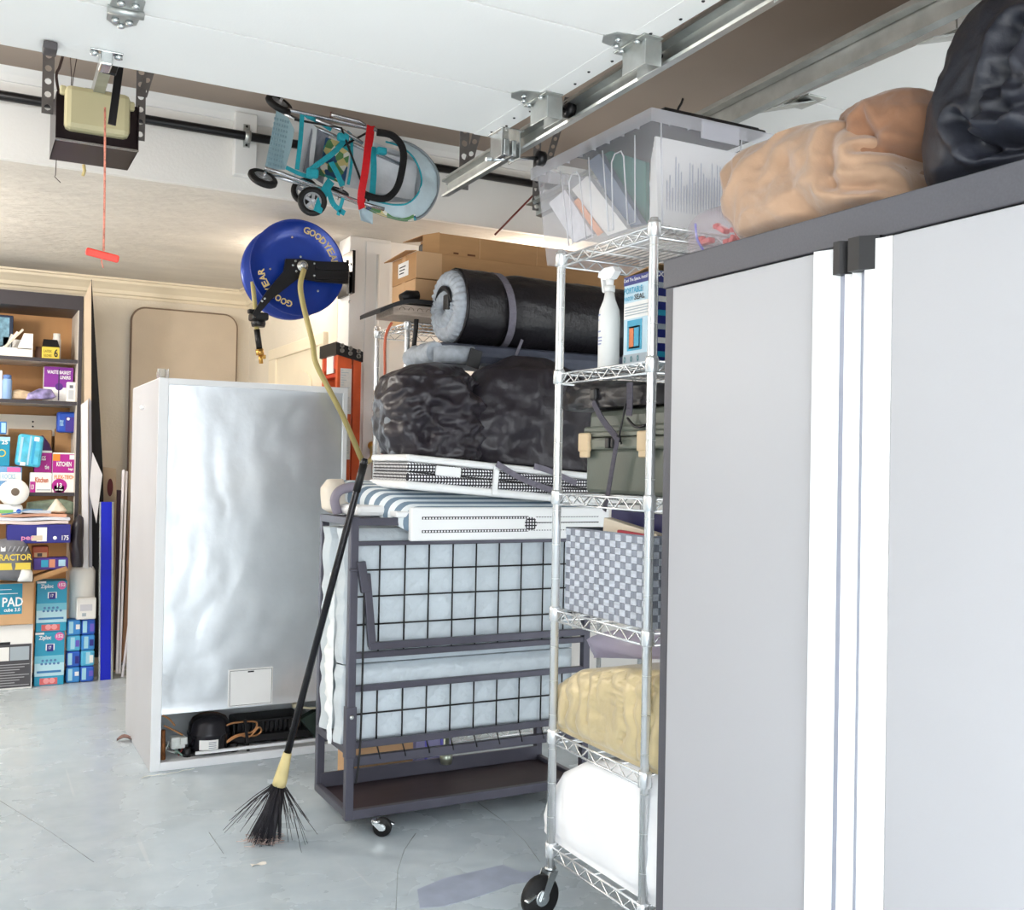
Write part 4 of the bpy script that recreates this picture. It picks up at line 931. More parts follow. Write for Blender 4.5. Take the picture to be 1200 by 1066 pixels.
# upper: white framed cot with dotted mesh
UC = thing('folded_cot', 'white folded cot with black dotted mesh under the black bags', 'cot', (1.85, 3.6, 1.17))
Rt = Matrix.Rotation(radians(4.2), 3, 'Y'); cc = V((1.86, 3.605, 1.262)); q3 = lambda x, y, z_: cc + Rt @ V((x, y, z_)); LW = .94
for zz, hh in ((.048, .026), (-.050, .030)):
    obj('frame_rail', MB().cbox(q3(0, 0, zz), (LW, .37, hh), .012, Rt), PWH, UC)
obj('mesh_panel', MB().cbox(q3(.004, .004, .017), (LW - .02, .35, .034), .008, Rt).cbox(q3(.004, .004, -.020), (LW - .02, .35, .034), .008, Rt), DOT, UC)
obj('fold_gap', MB().cbox(q3(.01, .006, -.001), (LW - .03, .342, .006), 0, Rt), BLACKP, UC)
obj('clamp', MB().cbox(q3(-.105, -.185, -.002), (.022, .014, .115), .005, Rt), PWH, UC)
obj('maker_plate', MB().cbox(q3(-.30, -.182, .012), (.10, .012, .036), .004, Rt), PWH, UC)
# black bags on the cot
BNY2 = mat('black_bag_fabric', '#2f2b31', 0.34, var=.15, vs=7, bump=.22, bs=22)
def clampz(b, z_):
    for p in b.v: p.z = max(p.z, z_)
    return b
def cotz(x): return 1.3265 - (x - 1.86) * .0734
def rest(b):
    for p in b.v: p.z = max(p.z, cotz(p.x))
    return b
b = rest(sack(pts([(449, 510), (447, 470), (456, 442), (478, 428), (510, 424), (540, 432), (556, 470), (556, 530), (540, 552), (470, 552)], y=3.63), 'y', .15, rows=80, n=160, amp=.055, f=8, seed=61, exp=2.6))
L1 = tag(obj('black_sack', b, BNY2), 'crumpled black nylon sack on the dotted cot, nearer the white pillar', 'bag')
obj('grey_side', sack(pts([(447, 500), (447, 470), (460, 480), (466, 530), (458, 535)], y=3.62), 'y', .06, rows=16, n=24, amp=.008, f=14, seed=3), mat('grey_nylon', '#7d8288', .5, var=.1), L1)
b = rest(sack(pts([(533, 505), (543, 465), (562, 434), (600, 416), (640, 420), (672, 440), (700, 462), (705, 560), (690, 580), (600, 575), (552, 550)], y=3.61), 'y', .15, rows=80, n=160, amp=.034, f=5, seed=75, exp=2.4))
L2 = tag(obj('black_sack', b, BNY2), 'smooth bulging black nylon sack with lilac grey straps on the dotted cot', 'bag')
LIL = mat('webbing_lilac_grey', '#77737f', .7, var=.1, vs=60, bump=.2, bs=200)
def strapy(px, y, w, th=.003):
    P = spline(pts(px, y=y), 5); b = MB()
    for i in range(len(P) - 1): b.bar(P[i], P[i + 1] + (P[i + 1] - P[i]) * .08, th, w, (0, 0, 1))
    return b
obj('strap', strapy([(582, 543), (610, 560), (640, 572), (658, 578)], 3.405, .022), LIL, L2)
obj('strap', strapy([(626, 546), (645, 552), (675, 566)], 3.41, .022), LIL, L2)
# rolled mats above the bags
YM = 3.87
RC = U(531, 360, y=YM); RE = U(720, 372, y=YM); rad = .158
MT = thing('rolled_sleeping_mat', 'fat black sleeping mat rolled with grey lining and strapped, below the brown boxes', 'sleeping mat', RC)
def roll(a, c):
    x = RC.x + .0 + (1.02) * c; q = 2 * pi * a; w = V((x, cos(q), sin(q)))
    r_ = rad * (1 + .03 * fbm(w * 2.2, 1.5)) + .005 * ridge(w, 6) - .018 * math.exp(-((c - .20) / .035) ** 2)
    return V((x, YM + r_ * cos(q), RC.z - .012 * c + r_ * sin(q)))
b = MB().grid(roll, 64, 60, cu=True)
b.lathe([(rad, 0), (rad + .001, -.008), (rad - .006, -.012), (rad - .010, -.006), (rad - .014, .03), (.02, .05)], (RC.x + .002, YM, RC.z), (1, 0, 0), 48)
obj('outer_shell', b, mat('mat_black_nylon', '#201e22', .33, var=.15, vs=8, bump=.2, bs=60), MT)
LIN = mat('mat_grey_lining', '#aab1ba', .75, var=.14, vs=40, bump=.25, bs=60)
def puff(cy, cz, ra, rb, tr, x, nm, seed):
    N_ = 140; P_ = [V((x, YM + cy + ra * cos(2 * pi * k / N_), RC.z + cz + rb * sin(2 * pi * k / N_))) for k in range(N_)]
    r_ = [tr * (1 + .10 * sin(k * 1.37 + 2 * fbm(V((k * .11, seed, 0)), 1)) + .10 * fbm(V((k * .25, seed, 5)), 1)) for k in range(N_)]
    return obj(nm, MB().tube(P_, r_, 14, closed=True), LIN, MT)
puff(0, 0, .112, .112, .036, RC.x - .012, 'lining_edge', 1)
puff(.008, -.012, .056, .050, .032, RC.x - .022, 'lining_coil', 2)
obj('dark_gap', MB().tube([(RC.x - .046, YM + .002 + .082 * cos(q), RC.z - .004 + .078 * sin(q)) for q in [.5 + 2.5 * k / 24 for k in range(25)]], [.003 + .009 * sin(pi * k / 24) for k in range(25)], 6).lathe([(.03, 0), (.01, -.004)], (RC.x - .02, YM + .005, RC.z - .012), (1, 0, 0), 14), BLACKP, MT)
obj('lining_tab', MB().cbox((RC.x - .05, YM - .045, RC.z + .01), (.014, .05, .065), .006), BLACKP, MT)
bd = []
for k in range(40):
    q = 2 * pi * k / 40; bd.append(V((RC.x + .195 - .02 * sin(q), YM + (rad + .001) * cos(q), RC.z + (rad + .001) * sin(q))))
b = MB()
for k in range(40): b.bar(bd[k], bd[(k + 1) % 40], .032, .003, (bd[k] - V((bd[k].x, YM, RC.z))))
obj('strap', b, LIL, MT)
obj('strap_tail', strapy([(612, 398), (608, 408), (604, 418)], YM - rad + .005, .012), LIL, MT)
M2 = thing('folded_sleeping_mat', 'slate blue sleeping mat folded flat under the fat black roll', 'sleeping mat', (2.1, YM, 1.72))
mz = RC.z - rad - .002
b = MB().cbox((2.15, YM, mz - .045), (1.02, .30, .085), .035); obj('pad', b, mat('mat_slate', '#4a4f5e', .6, var=.12, vs=9, bump=.2, bs=40), M2)
obj('lining', MB().tube([(1.64, YM - .13 + .018 * i, mz - .045 + .006 * sin(i * 1.3)) for i in range(15)], .039, 12).tube([(1.64, YM - .11, mz - .05), (1.70, YM - .135, mz - .05), (1.80, YM - .14, mz - .05)], .036, 12), LIN, M2)
obj('black_tab', MB().cbox(U(556, 420, y=YM - .18), (.055, .006, .075), .002, Matrix.Rotation(radians(14), 3, 'Y')), BLACKP, M2)
# cushions at the left end of the bed top
z = 1.127
b = clampz(sack(pts([(379, 596), (377, 572), (384, 561), (402, 561), (408, 600), (392, 604)], y=3.78), 'y', .06, rows=24, n=36, amp=.006, f=12, seed=4), z)
tag(obj('cream_cushion', b, mat('cream_cloth', '#e9dfd0', .8, var=.04)), 'cream cushion end poking out at the left back corner of the bed', 'cushion')
P = spline(pts([(396, 602), (392, 586), (398, 575), (412, 571), (425, 572)], y=3.70), 5)
b = MB().tube(P, .018, 8)
tag(obj('grey_piped_pad', clampz(b, z), mat('lilac_pad', '#8d8693', .7, var=.1)), 'grey pad with dark piping curled beside the cream cushion', 'pad')
b = MB().cbox((1.36, 3.66, z + .021), (.22, .26, .04), .016); tag(obj('white_pad', b, PWH), 'white folded pad under the left end of the striped lounger', 'pad')

# ================================================================ BEHIND THE BED
z = 0.002
def plainbox(name, label, cat, lo, hi, mt, flap=None, group=None, tape=True):
    t = thing(name, label, cat, ((lo[0] + hi[0]) / 2, (lo[1] + hi[1]) / 2, lo[2]), group)
    obj('box', MB().box(lo, hi, .003), mt, t)
    if tape:
        ym = (lo[1] + hi[1]) / 2; obj('tape', MB().box((lo[0] - .001, ym - .02, hi[2] - .05), (lo[0] + .002, ym + .02, hi[2] + .0015)).box((lo[0], ym - .02, hi[2] - .001), (hi[0], ym + .02, hi[2] + .0015)), CARDL, t)
    return t
plainbox('cardboard_box', 'plain cardboard box on the floor behind the rollaway bed', 'box', (1.40, 3.93, z), (1.66, 4.12, .215), CARDL)
PB = thing('plastic_box', 'small lilac plastic drawer box beside the cardboard box behind the bed', 'box', (1.75, 4.0, z))
LF = clear_mat('lilac_clear', '#c2c0ea', .75); obj('box', MB().box((1.68, 3.95, z), (1.84, 4.12, .24), .006), LF, PB)
obj('front_rail', MB().box((1.72, 3.945, .02), (1.73, 3.951, .23)).box((1.79, 3.945, .02), (1.80, 3.951, .23)), mat('violet_rail', '#7c78d8', .4), PB)
# long cartons on the far rack
zt_ = 1.935 + .008
LC = plainbox('long_carton', 'lowest long tan carton on the top shelf of the far rack', 'box', (1.735, 4.19, zt_), (2.85, 4.47, 2.140), CARDL, group=None)
b2 = plainbox('long_carton', 'middle long brown carton with a white label on its end', 'box', (1.738, 4.19, 2.142), (2.90, 4.48, 2.262), CARD)
obj('address_label', MB().box((1.7365, 4.28, 2.17), (1.739, 4.40, 2.235)), PAPER, b2)
lb = MB()
for k in range(3): lb.box((1.7355, 4.33 - .01 * k, 2.185 + .014 * k), (1.737, 4.385, 2.190 + .014 * k))
obj('label_print', lb, INK, b2)
obj('pale_tape', MB().box((1.737, 4.188, 2.145), (1.86, 4.192, 2.262)), CARDL, b2)
obj('open_flap', MB().prism([(1.738, 4.19, 2.262), (1.738, 4.48, 2.262), (1.70, 4.49, 2.252), (1.69, 4.20, 2.258)], (0, 0, .003)), CARD, b2)
b3 = plainbox('long_carton', 'topmost long brown carton with its end torn open', 'box', (1.86, 4.22, 2.2645), (2.95, 4.44, 2.362), CARD)
obj('end_flap', MB().prism([(1.86, 4.22, 2.266), (1.86, 4.22, 2.362), (1.80, 4.27, 2.352), (1.80, 4.27, 2.268)], (.003, 0, 0)).prism([(1.86, 4.22, 2.362), (1.86, 4.44, 2.362), (1.78, 4.46, 2.352), (1.80, 4.27, 2.352)], (0, 0, .003)), CARD, b3)
obj('foam_insert', MB().cbox((1.85, 4.34, 2.31), (.03, .14, .06), .012), BLACKP, b3)
for xa, xb in ((1.93, 1.955), (2.0, 2.04)): obj('printed_mark', MB().box((xa, 4.2185, 2.275), (xb, 4.2205, 2.283)), mat('stamp_brown', '#6a3f22', .7), b3)
for x in (2.06, 2.36, 2.56): obj('crease', MB().box((x, 4.2185, 2.268), (x + .003, 4.2205, 2.360)), CARDL, b3)
# planks with a black foam board at the rack's left end
WD = thing('wood_block', 'grey weathered wood block sticking out from the far rack beneath black foam', 'wood', (1.72, 4.12, zt_))
obj('plank', MB().box((1.56, 4.0, zt_), (1.86, 4.20, zt_ + .046), .002), mat('weathered_wood', '#b3a294', .8, var=.2, vs=18, stretch=(1, 8, 8), bump=.2, bs=30), WD)
kn = MB()
for k in range(5): kn.tube([(1.60 + .04 * k + .012 * cos(q), 3.999, zt_ + .022 + .012 * sin(q)) for q in [pi * j / 5 for j in range(6)]], .0012, 4)
obj('growth_rings', kn, mat('ring_brown', '#7a6a5e', .8), WD)
fm = MB().slab(lambda a, c: V((1.49 + .36 * a, 3.97 + .24 * c, zt_ + .050 + .0 - .055 * max(0, 1 - a / .42) ** 1.6 + .0)), 14, 4, (0, 0, .018))
tag(obj('foam_board', fm, BLACKP), 'bent black foam board laid over the grey wood block', 'board')
tag(obj('black_roll', MB().tube(pts([(470, 350), (478, 347), (490, 346)], y=4.08), [.02, .026, .02], 12), BLACKP), 'small black roll on the foam board next to the cartons', 'roll')
obj_c = tag(obj('extension_cord', MB().tube(spline(pts([(459, 378), (453, 390), (451, 405), (451, 440), (449, 500), (448, 558)], y=4.10), 6), .006, 6), mat('orange_cord', '#d06a4c', .5, var=.05)), 'orange extension cord hanging down in front of the far rack', 'cord')
tl = MB().cyl(U(485, 405, y=4.08), U(484, 452, y=4.08), .008, 10); tp_ = thing('pole', 'teal and black pole hanging between rack post and rolled mat', 'pole', U(485, 430, y=4.08)); obj('teal_shaft', tl, mat('teal_paint', '#2aa3a8', .4), tp_)
obj('black_grip', MB().tube(spline(pts([(489, 352), (488, 375), (485, 406)], y=4.08), 4), .011, 8), BLACKP, tp_)
tag(obj('air_line', MB().tube(pts([(580, 275), (612, 242), (640, 213)], y=4.40), .005, 6), mat('maroon_hose', '#7c3b33', .5)), 'thin dark red air line slanting up behind the cartons to the pipe', 'hose')

# ================================================================ BROOM
BR = thing('broom', 'old broom with black handle and frayed bristles leaning on the bed', 'broom', (0.95, 3.57, 0))
bt = U(428, 537, y=3.415); bb = V((0.950, 3.560, .0)); dr = (bt - bb).normalized(); at = lambda s: bb + dr * s
Lb = (bt - bb).length
obj('handle', MB().tube([at(.30), at(Lb - .01), at(Lb)], [.0125, .0125, .009], 12), mat('broom_black', '#1c1b20', .25, .2, var=.1), BR)
obj('grip_ring', MB().tube([at(Lb - .12), at(Lb - .02)], .0138, 12), BLACKP, BR)
obj('ferrule', MB().tube([at(.20), at(.22), at(.30), at(.318)], [.024, .024, .0165, .0150], 14), mat('ferrule_yellow', '#d8c68e', .45, var=.1, vs=12), BR)
b = MB(); rr = random.Random(11); u_ = dr.orthogonal().normalized(); w_ = dr.cross(u_)
for i in range(190):
    q = rr.random() * 2 * pi; r0 = .020 * sqrt(rr.random()); sp = .045 * sqrt(rr.random()) if i < 150 else .06 + .10 * rr.random()
    ln = .0 if i < 150 else .05 + .08 * rr.random()
    d_ = u_ * cos(q) + w_ * sin(q); p0 = at(.205) + d_ * r0; p1 = at(.10) + d_ * (r0 + sp * .45); p2 = at(.004 + ln * .6) + d_ * (r0 * 1.2 + sp)
    if i >= 150: p1 = at(.14) + d_ * (r0 + sp * .5)
    p1.z = max(p1.z, .004); p2.z = max(p2.z, .003); b.tube([p0, p1, p2], [.0016, .0014, .0008], 4)
br_ = obj('bristles', b, mat('bristle_black', '#2c2a30', .6, var=.2, vs=30), BR); br_['kind'] = 'stuff'
b = MB(); rr = random.Random(5)
for i in range(60):
    p = bb + V((rr.gauss(0, .022), rr.gauss(-.01, .015), .004 + .02 * rr.random())); b.tube([p, p + V((rr.gauss(0, .02), rr.gauss(0, .02), rr.gauss(0, .008) if p.z > .012 else .002)), p + V((rr.gauss(0, .03), rr.gauss(0, .02), .0))], .0012, 4)
li = obj('lint', b, mat('lint_pink_grey', '#c9b3ab', .9, var=.2), BR); li['kind'] = 'stuff'
# leaf and scraps on the floor
p = U(150, 868, z=0.001)
lf_ = MB().slab(lambda a, c: p + V(((a - .5) * .10, (c - .5) * .06 * (1 - (2 * a - 1) ** 2) + .0, .004 + .02 * abs(c - .5) + .012 * sin(a * 5))), 9, 5, (0, 0, .0015))
tag(obj('dry_leaf', lf_, mat('dry_leaf_brown', '#8d6f68', .8, var=.2, vs=40)), 'dry brown leaf on the floor left of the refrigerator', 'leaf')
a, c_ = U(166, 912, z=.002), U(228, 902, z=.002)
tag(obj('tape_strip', MB().slab(lambda s, t_: a * (1 - s) + c_ * s + V((0, .006 * t_ + .006 * sin(s * 9), .001 + .003 * abs(sin(s * 14)))), 22, 3, (0, 0, .001)), mat('old_tape', '#dfe0d2', .6)), 'strip of pale tape on the floor in front of the refrigerator', 'tape')
p = U(303, 1013, z=.0); tag(obj('paper_scrap', MB().slab(lambda s, t_: p + V((.05 * (s - .5), .022 * (t_ - .5) * (1 - .5 * s), .002 + .003 * sin(s * 6 + t_ * 3))), 8, 5, (0, 0, .001)), mat('scrap_cream', '#e4ddd2', .8)), 'small cream paper scrap on the floor in front of the broom', 'paper')
# ================================================================ STROLLER HUNG FROM THE PIPE
ST = thing('stroller', 'folded umbrella stroller in teal and pale grey hanging sideways from the black pipe', 'stroller', (1.45, 4.15, 2.45))
SY = 4.12
def sp3(L): return [U(a, b_, y=SY + d) for a, b_, d in L]
ALT = mat('stroller_aluminium', '#c9ccd2', .25, .9, var=.08, vs=30); TEA = mat('teal_webbing', '#25a3b4', .6, var=.12, vs=40, bump=.2, bs=120)
PALE = mat('stroller_pale_cloth', '#c3d5de', .8, var=.08, vs=14, bump=.3, bs=24); PALE2 = mat('stroller_white_cloth', '#dfe1e6', .8, var=.06, vs=14, bump=.3, bs=24); TRAY = mat('tray_blue_grey', '#9fbcc6', .5, var=.06)
for L in ([(316, 118, 0), (326, 126, 0), (380, 138, 0), (440, 152, 0), (449, 156, 0)], [(333, 133, .05), (380, 154, .05), (430, 176, .05), (468, 192, .05)], [(310, 197, -.05), (330, 203, -.05), (380, 222, -.05), (428, 239, -.05), (450, 245, -.05)], [(315, 204, 0), (345, 213, 0), (390, 226, 0), (425, 240, 0)], [(370, 140, -.02), (400, 152, -.02), (425, 168, -.02)], [(388, 134, .02), (420, 142, .02), (428, 147, .02)]):
    obj('frame_tube', MB().tube(sp3(L), .0085, 8), ALT, ST)
obj('cross_brace', MB().tube(sp3([(345, 140, 0), (400, 150, -.03), (432, 236, -.03)]), .005, 6).tube(sp3([(352, 214, 0), (395, 175, -.02), (440, 150, 0)]), .005, 6), BLACKM, ST)
hb = obj('handle_bar', MB().tube(spline(sp3([(442, 155, -.04), (458, 158, -.05), (469, 168, -.06), (473, 182, -.06), (470, 205, -.06), (464, 222, -.06), (453, 232, -.06), (440, 232, -.05), (428, 228, -.04)]), 5), .015, 10), mat('foam_black', '#17171a', .8, var=.15, vs=50, bump=.3, bs=200), ST)
def swheel(px, py, dy, r, ax_, w=.024):
    c = U(px, py, y=SY + dy); a = V(ax_).normalized()
    w_ = obj('wheel', MB().lathe([(r * .62, -w / 2), (r * .9, -w / 2), (r, -w / 4), (r, w / 4), (r * .9, w / 2), (r * .62, w / 2), (r * .62, -w / 2)], c, a, 28, cap=False), RUBBER, ST)
    h_ = MB().lathe([(r * .15, -w / 2 - .004), (r * .2, w / 2 + .004)], c, a, 14).lathe([(r * .52, -w * .35), (r * .64, -w * .35), (r * .64, w * .35), (r * .52, w * .35), (r * .52, -w * .35)], c, a, 28, cap=False)
    e1 = a.orthogonal().normalized(); e2 = a.cross(e1)
    for k in range(5):
        q = 2 * pi * k / 5; d_ = e1 * cos(q) + e2 * sin(q); h_.bar(c + d_ * r * .15, c + d_ * r * .56, r * .2, w * .5, a)
    obj('spoke_hub', h_, mat('hub_grey', '#a6a8ac', .35, .4), w_)
    obj('axle', MB().cyl(c - a * .03, c + a * .03, .006, 8), ALT, w_)
swheel(327, 122, .02, .058, (.25, -.66, .70)); swheel(308, 209, -.06, .060, (.15, -.66, .72)); swheel(366, 236, -.11, .058, (-.2, -1, -.1)); swheel(357, 224, .03, .056, (-.35, -1, .1)); swheel(398, 226, .02, .040, (.2, -.5, .8))
tp = sp3([(324, 129, 0), (338, 138, -.01), (345, 152, -.02), (341, 175, -.03), (334, 198, -.04), (310, 198, -.05)])
ty_ = obj('foot_tray', MB().prism(tp, (.006, .025, .004)), TRAY, ST)
b = MB()
for i in range(6):
    for j in range(10):
        x = 322.5 + i * 3 - j * .9; y_ = 139 + j * 5.8 + i * .8
        b.cbox(U(x, y_, y=SY - .052 + .0), (.007, .004, .010))
pg = obj('grip_dots', b, mat('tray_dots', '#7d9aa6', .6), ty_); pg['kind'] = 'stuff'
PRT = mat('print_cloth', '#6f8f6a', .7); nt_ = PRT.node_tree
tc_ = nt_.nodes.new('ShaderNodeTexCoord'); vo_ = nt_.nodes.new('ShaderNodeTexVoronoi'); vo_.inputs['Scale'].default_value = 34; rp_ = nt_.nodes.new('ShaderNodeValToRGB'); rp_.color_ramp.interpolation = 'CONSTANT'
sp_x = nt_.nodes.new('ShaderNodeSeparateColor'); nt_.links.new(tc_.outputs['Object'], vo_.inputs['Vector']); nt_.links.new(vo_.outputs['Color'], sp_x.inputs[0]); nt_.links.new(sp_x.outputs[0], rp_.inputs[0]); nt_.links.new(rp_.outputs[0], nt_.nodes['Principled BSDF'].inputs['Base Color'])
rp_.color_ramp.elements[0].color = lin('#2f4f78'); rp_.color_ramp.elements[1].color = lin('#5f8f5a'); rp_.color_ramp.elements[1].position = .25
for ps_, cl_ in ((.45, '#d9c98a'), (.6, '#2aa0a8'), (.75, '#e9e6da'), (.88, '#3f6f4f')):
    e_ = rp_.color_ramp.elements.new(ps_); e_.color = lin(cl_)
def cloth(name, P4, d4, mt, n=14, sag=.03, f=6, seed=0):
    Q = [U(a, c_, y=SY + d_) for (a, c_), d_ in zip(P4, d4)]
    def fn(a, c_):
        p = (Q[0] * (1 - a) + Q[1] * a) * (1 - c_) + (Q[3] * (1 - a) + Q[2] * a) * c_
        return p + V((0, sag * sin(pi * a) * sin(pi * c_) + .014 * ridge(p + V((seed, 0, 0)), f), 0))
    return obj(name, MB().slab(fn, n, n, (0, .004, 0)), mt, ST)
cloth('seat_side', [(357, 136), (372, 150), (366, 205), (345, 205)], [-.01, .03, .03, -.03], PALE2, seed=1)
cloth('seat_mesh', [(366, 146), (386, 158), (380, 215), (356, 200)], [.02, .05, .05, .0], mat('seat_grey_mesh', '#8d8f9a', .7, var=.2, vs=60, stretch=(1, 1, .2)), seed=2)
cloth('print_pocket', [(383, 160), (412, 170), (405, 216), (374, 205)], [.03, .02, -.0, .0], mat('print_cloth', '#6f8f6a', .7, var=.75, vs=28), seed=3)
cloth('seat_back', [(408, 168), (490, 190), (486, 234), (404, 218)], [.05, .05, .04, .03], PALE2, 20, .04, 5, 4)
cloth('hood_lining', [(438, 166), (496, 186), (494, 236), (430, 237)], [.06, .10, .10, .06], PALE2, 18, .05, 7, 8)
cloth('lower_panel', [(418, 236), (436, 240), (438, 262), (424, 258)], [0, 0, 0, 0], PALE, seed=6)
b = MB()
def strap3(L, w): 
    P = spline(sp3(L), 4); bb_ = MB()
    for i in range(len(P) - 1): bb_.bar(P[i], P[i + 1] + (P[i + 1] - P[i]) * .06, .003, w, (P[i + 1] - P[i]).cross(V((0, 1, 0))))
    return bb_
for L, w in (([(354, 136, -.02), (352, 165, -.03), (348, 198, -.04)], .018), ([(410, 155, 0), (395, 175, -.03), (376, 190, -.05), (362, 200, -.05)], .022), ([(388, 190, -.05), (396, 205, -.06), (401, 218, -.06)], .022), ([(437, 172, 0), (438, 200, -.01), (436, 232, -.02)], .026), ([(388, 212, -.08), (380, 225, -.11), (372, 248, -.13)], .034), ([(384, 220, -.1), (390, 238, -.12), (398, 246, -.12), (404, 250, -.12)], .022), ([(402, 232, -.12), (398, 246, -.12), (396, 252, -.12)], .014), ([(335, 196, -.06), (352, 204, -.06), (366, 208, -.06)], .016), ([(352, 133, 0), (372, 142, 0), (388, 152, 0)], .016), ([(412, 162, .01), (412, 190, 0), (408, 216, 0)], .012)):
    obj('strap', strap3(L, w), TEA, ST)
obj('buckle', MB().cbox(U(366, 203, y=SY - .08), (.05, .03, .04), .01).cbox(U(402, 161, y=SY - .02), (.05, .03, .035), .01).cbox(U(447, 177, y=SY - .03), (.045, .03, .03), .008), TEA, ST)
# canopy: lofted hoops
hoops = [[(462, 166, 0), (478, 168, 0), (497, 179, 0), (511, 198, 0), (514, 216, 0), (508, 238, 0), (494, 254, 0), (474, 258, 0), (446, 251, 0), (428, 243, 0)],
         [(458, 163, .10), (476, 165, .12), (494, 176, .14), (508, 196, .15), (511, 215, .15), (504, 235, .14), (488, 248, .12), (468, 250, .10), (446, 246, .08), (430, 240, .06)],
         [(452, 166, -.03), (470, 172, -.03), (484, 184, -.03), (492, 200, -.03), (494, 214, -.03), (489, 228, -.03), (478, 238, -.03), (464, 240, -.03), (446, 237, -.02), (430, 232, -.02)]]
H_ = [spline(sp3(h_), 5) for h_ in hoops]; nh = len(H_[0])
def canopy(a, c_):
    i = min(nh - 1, round(a * (nh - 1))); A, B_, C_ = H_[1][i], H_[0][i], H_[2][i]
    p = B_ * (1 - c_ * 2) + A * c_ * 2 if False else (A * (1 - 2 * c_) + B_ * 2 * c_ if c_ < .5 else B_ * (2 - 2 * c_) + C_ * (2 * c_ - 1))
    return p + V((0, .010 * ridge(p, 9), .006 * ridge(p + V((3, 3, 3)), 8)))
cn = obj('canopy', MB().slab(canopy, nh, 13, (.001, .002, .001)), PALE, ST)
obj('canopy_hoop', MB().tube(H_[0], .006, 8), mat('hoop_grey', '#8f979d', .4, .3), cn)
obj('canopy_piping', MB().tube(H_[2], .004, 6), TEA, cn)
bnd = MB(); i0 = int(nh * .70)
for i in range(i0, nh - 1): bnd.bar(H_[0][i] + V((0, -.004, .008)), H_[0][i + 1] + V((0, -.004, .008)), .003, .026, (0, 0, 1))
obj('print_band', bnd, PRT, cn)
RS = thing('red_strap', 'bright red strap wrapped around the hanging stroller', 'strap', U(428, 200, y=3.98))
def red(L, w):
    P = spline(sp3(L), 5); bb_ = MB()
    for i in range(len(P) - 1): bb_.bar(P[i], P[i + 1] + (P[i + 1] - P[i]) * .06, .004, w, (P[i + 1] - P[i]).cross(V((0, 1, 0))))
    return bb_
RDM = mat('red_webbing', '#d5131f', .6, var=.1, vs=50, bump=.2, bs=150)
obj('front_band', red([(434, 148, -.10), (432, 165, -.13), (428, 200, -.14), (423, 230, -.13), (424, 244, -.10)], .030), RDM, RS)
obj('back_band', red([(436, 148, .10), (433, 170, .16), (428, 205, .16), (425, 240, .08)], .028), RDM, RS)
obj('hook_tail', red([(388, 138, .10), (389, 130, .2), (389.5, 122, .28)], .012), mat('maroon_webbing', '#7d1a20', .6), RS)

# ================================================================ HOSE REEL ON THE PILLAR
BLU = mat('reel_blue', '#12389a', .28, .25, var=.06, vs=6, coat=.4); GOLD = mat('letter_cream', '#d9c38a', .5)
RCn = U(343, 317, y=4.82); RR = .226; ya = V((0, -1, 0))
HR = thing('hose_reel', 'round blue air hose reel on a black bracket fixed to the white pillar', 'hose reel', RCn)
def disc(yc, face):
    c = V((RCn.x, yc, RCn.z)); s = face
    return MB().lathe([(.03, 0), (RR * .42, 0), (RR * .44, -.010 * s), (RR * .60, -.012 * s), (RR * .63, -.004 * s), (RR * .95, .0), (RR * .985, .010 * s), (RR, .018 * s), (RR, .024 * s), (RR * .97, .016 * s), (RR * .6, .006 * s), (.03, .006 * s)], c, (0, 1, 0), 64)
f_ = obj('flange', disc(4.75, -1), BLU, HR); obj('flange', disc(4.89, 1), BLU, HR)
obj('drum', MB().lathe([(RR * .45, 0), (RR * .45, .14)], (RCn.x, 4.75, RCn.z), (0, 1, 0), 40), BLU, HR)
hz = MB()
for k in range(4): hz.tube([(RCn.x + (RR * .60) * cos(q), 4.775 + .03 * k, RCn.z + (RR * .60) * sin(q)) for q in [2 * pi * j / 48 for j in range(48)]], .014, 8, closed=True)
HOSE = mat('hose_tan', '#b6a86e', .5, var=.08, vs=12)
obj('wound_hose', hz, HOSE, HR)
# lettering around the flange
def arc_text(s, r, a0, a1, h_, w_):
    for k, ch in enumerate(s):
        q = radians(a0 + (a1 - a0) * k / (len(s) - 1)); rad_ = V((cos(q), 0, sin(q))); tan_ = V((sin(q), 0, -cos(q)))
        c = V((RCn.x, 4.7345, RCn.z)) + rad_ * r
        text(ch, c - tan_ * w_ / 2 - rad_ * h_ / 2, tan_, w_, rad_, h_, GOLD, f_, ya, .03)
arc_text('GOODYEAR', RR * .815, 78, 12, .034, .030); arc_text('GOODYEAR', RR * .78, 258, 192, .032, .028)
obj('flange_screw', MB().lathe([(.007, 0), (.005, -.006)], (RCn.x - .03, 4.740, RCn.z + .14), (0, 1, 0), 8).lathe([(.007, 0), (.005, -.006)], (RCn.x + .10, 4.740, RCn.z - .1), (0, 1, 0), 8).lathe([(.007, 0), (.005, -.006)], (RCn.x - .13, 4.740, RCn.z - .02), (0, 1, 0), 8), ZINC, HR)
YA = 4.69; hub = U(354, 312, y=YA)
ar = MB()
ar.prism(pts([(335, 303), (352, 303), (372, 306), (408, 307), (408, 333), (372, 330), (350, 326), (318, 351), (300, 372), (296, 368), (312, 342), (332, 318)], y=YA), (0, .012, 0))
am = obj('arm', ar, BLACKM, HR)
obj('arm_rib', MB().bar(U(370, 314, y=YA - .006), U(406, 315, y=YA - .006), .012, .014).bar(U(370, 326, y=YA - .006), U(406, 326, y=YA - .006), .012, .014), BLACKM, am)
k = MB()
for a, c_ in ((343, 311), (347, 318), (352, 301), (368, 309), (368, 323), (346, 306), (307, 353), (310, 350)): k.lathe([(.006, 0), (.005, -.006)], U(a, c_, y=YA), (0, 1, 0), 8)
obj('bolt', k, ZINC, am)
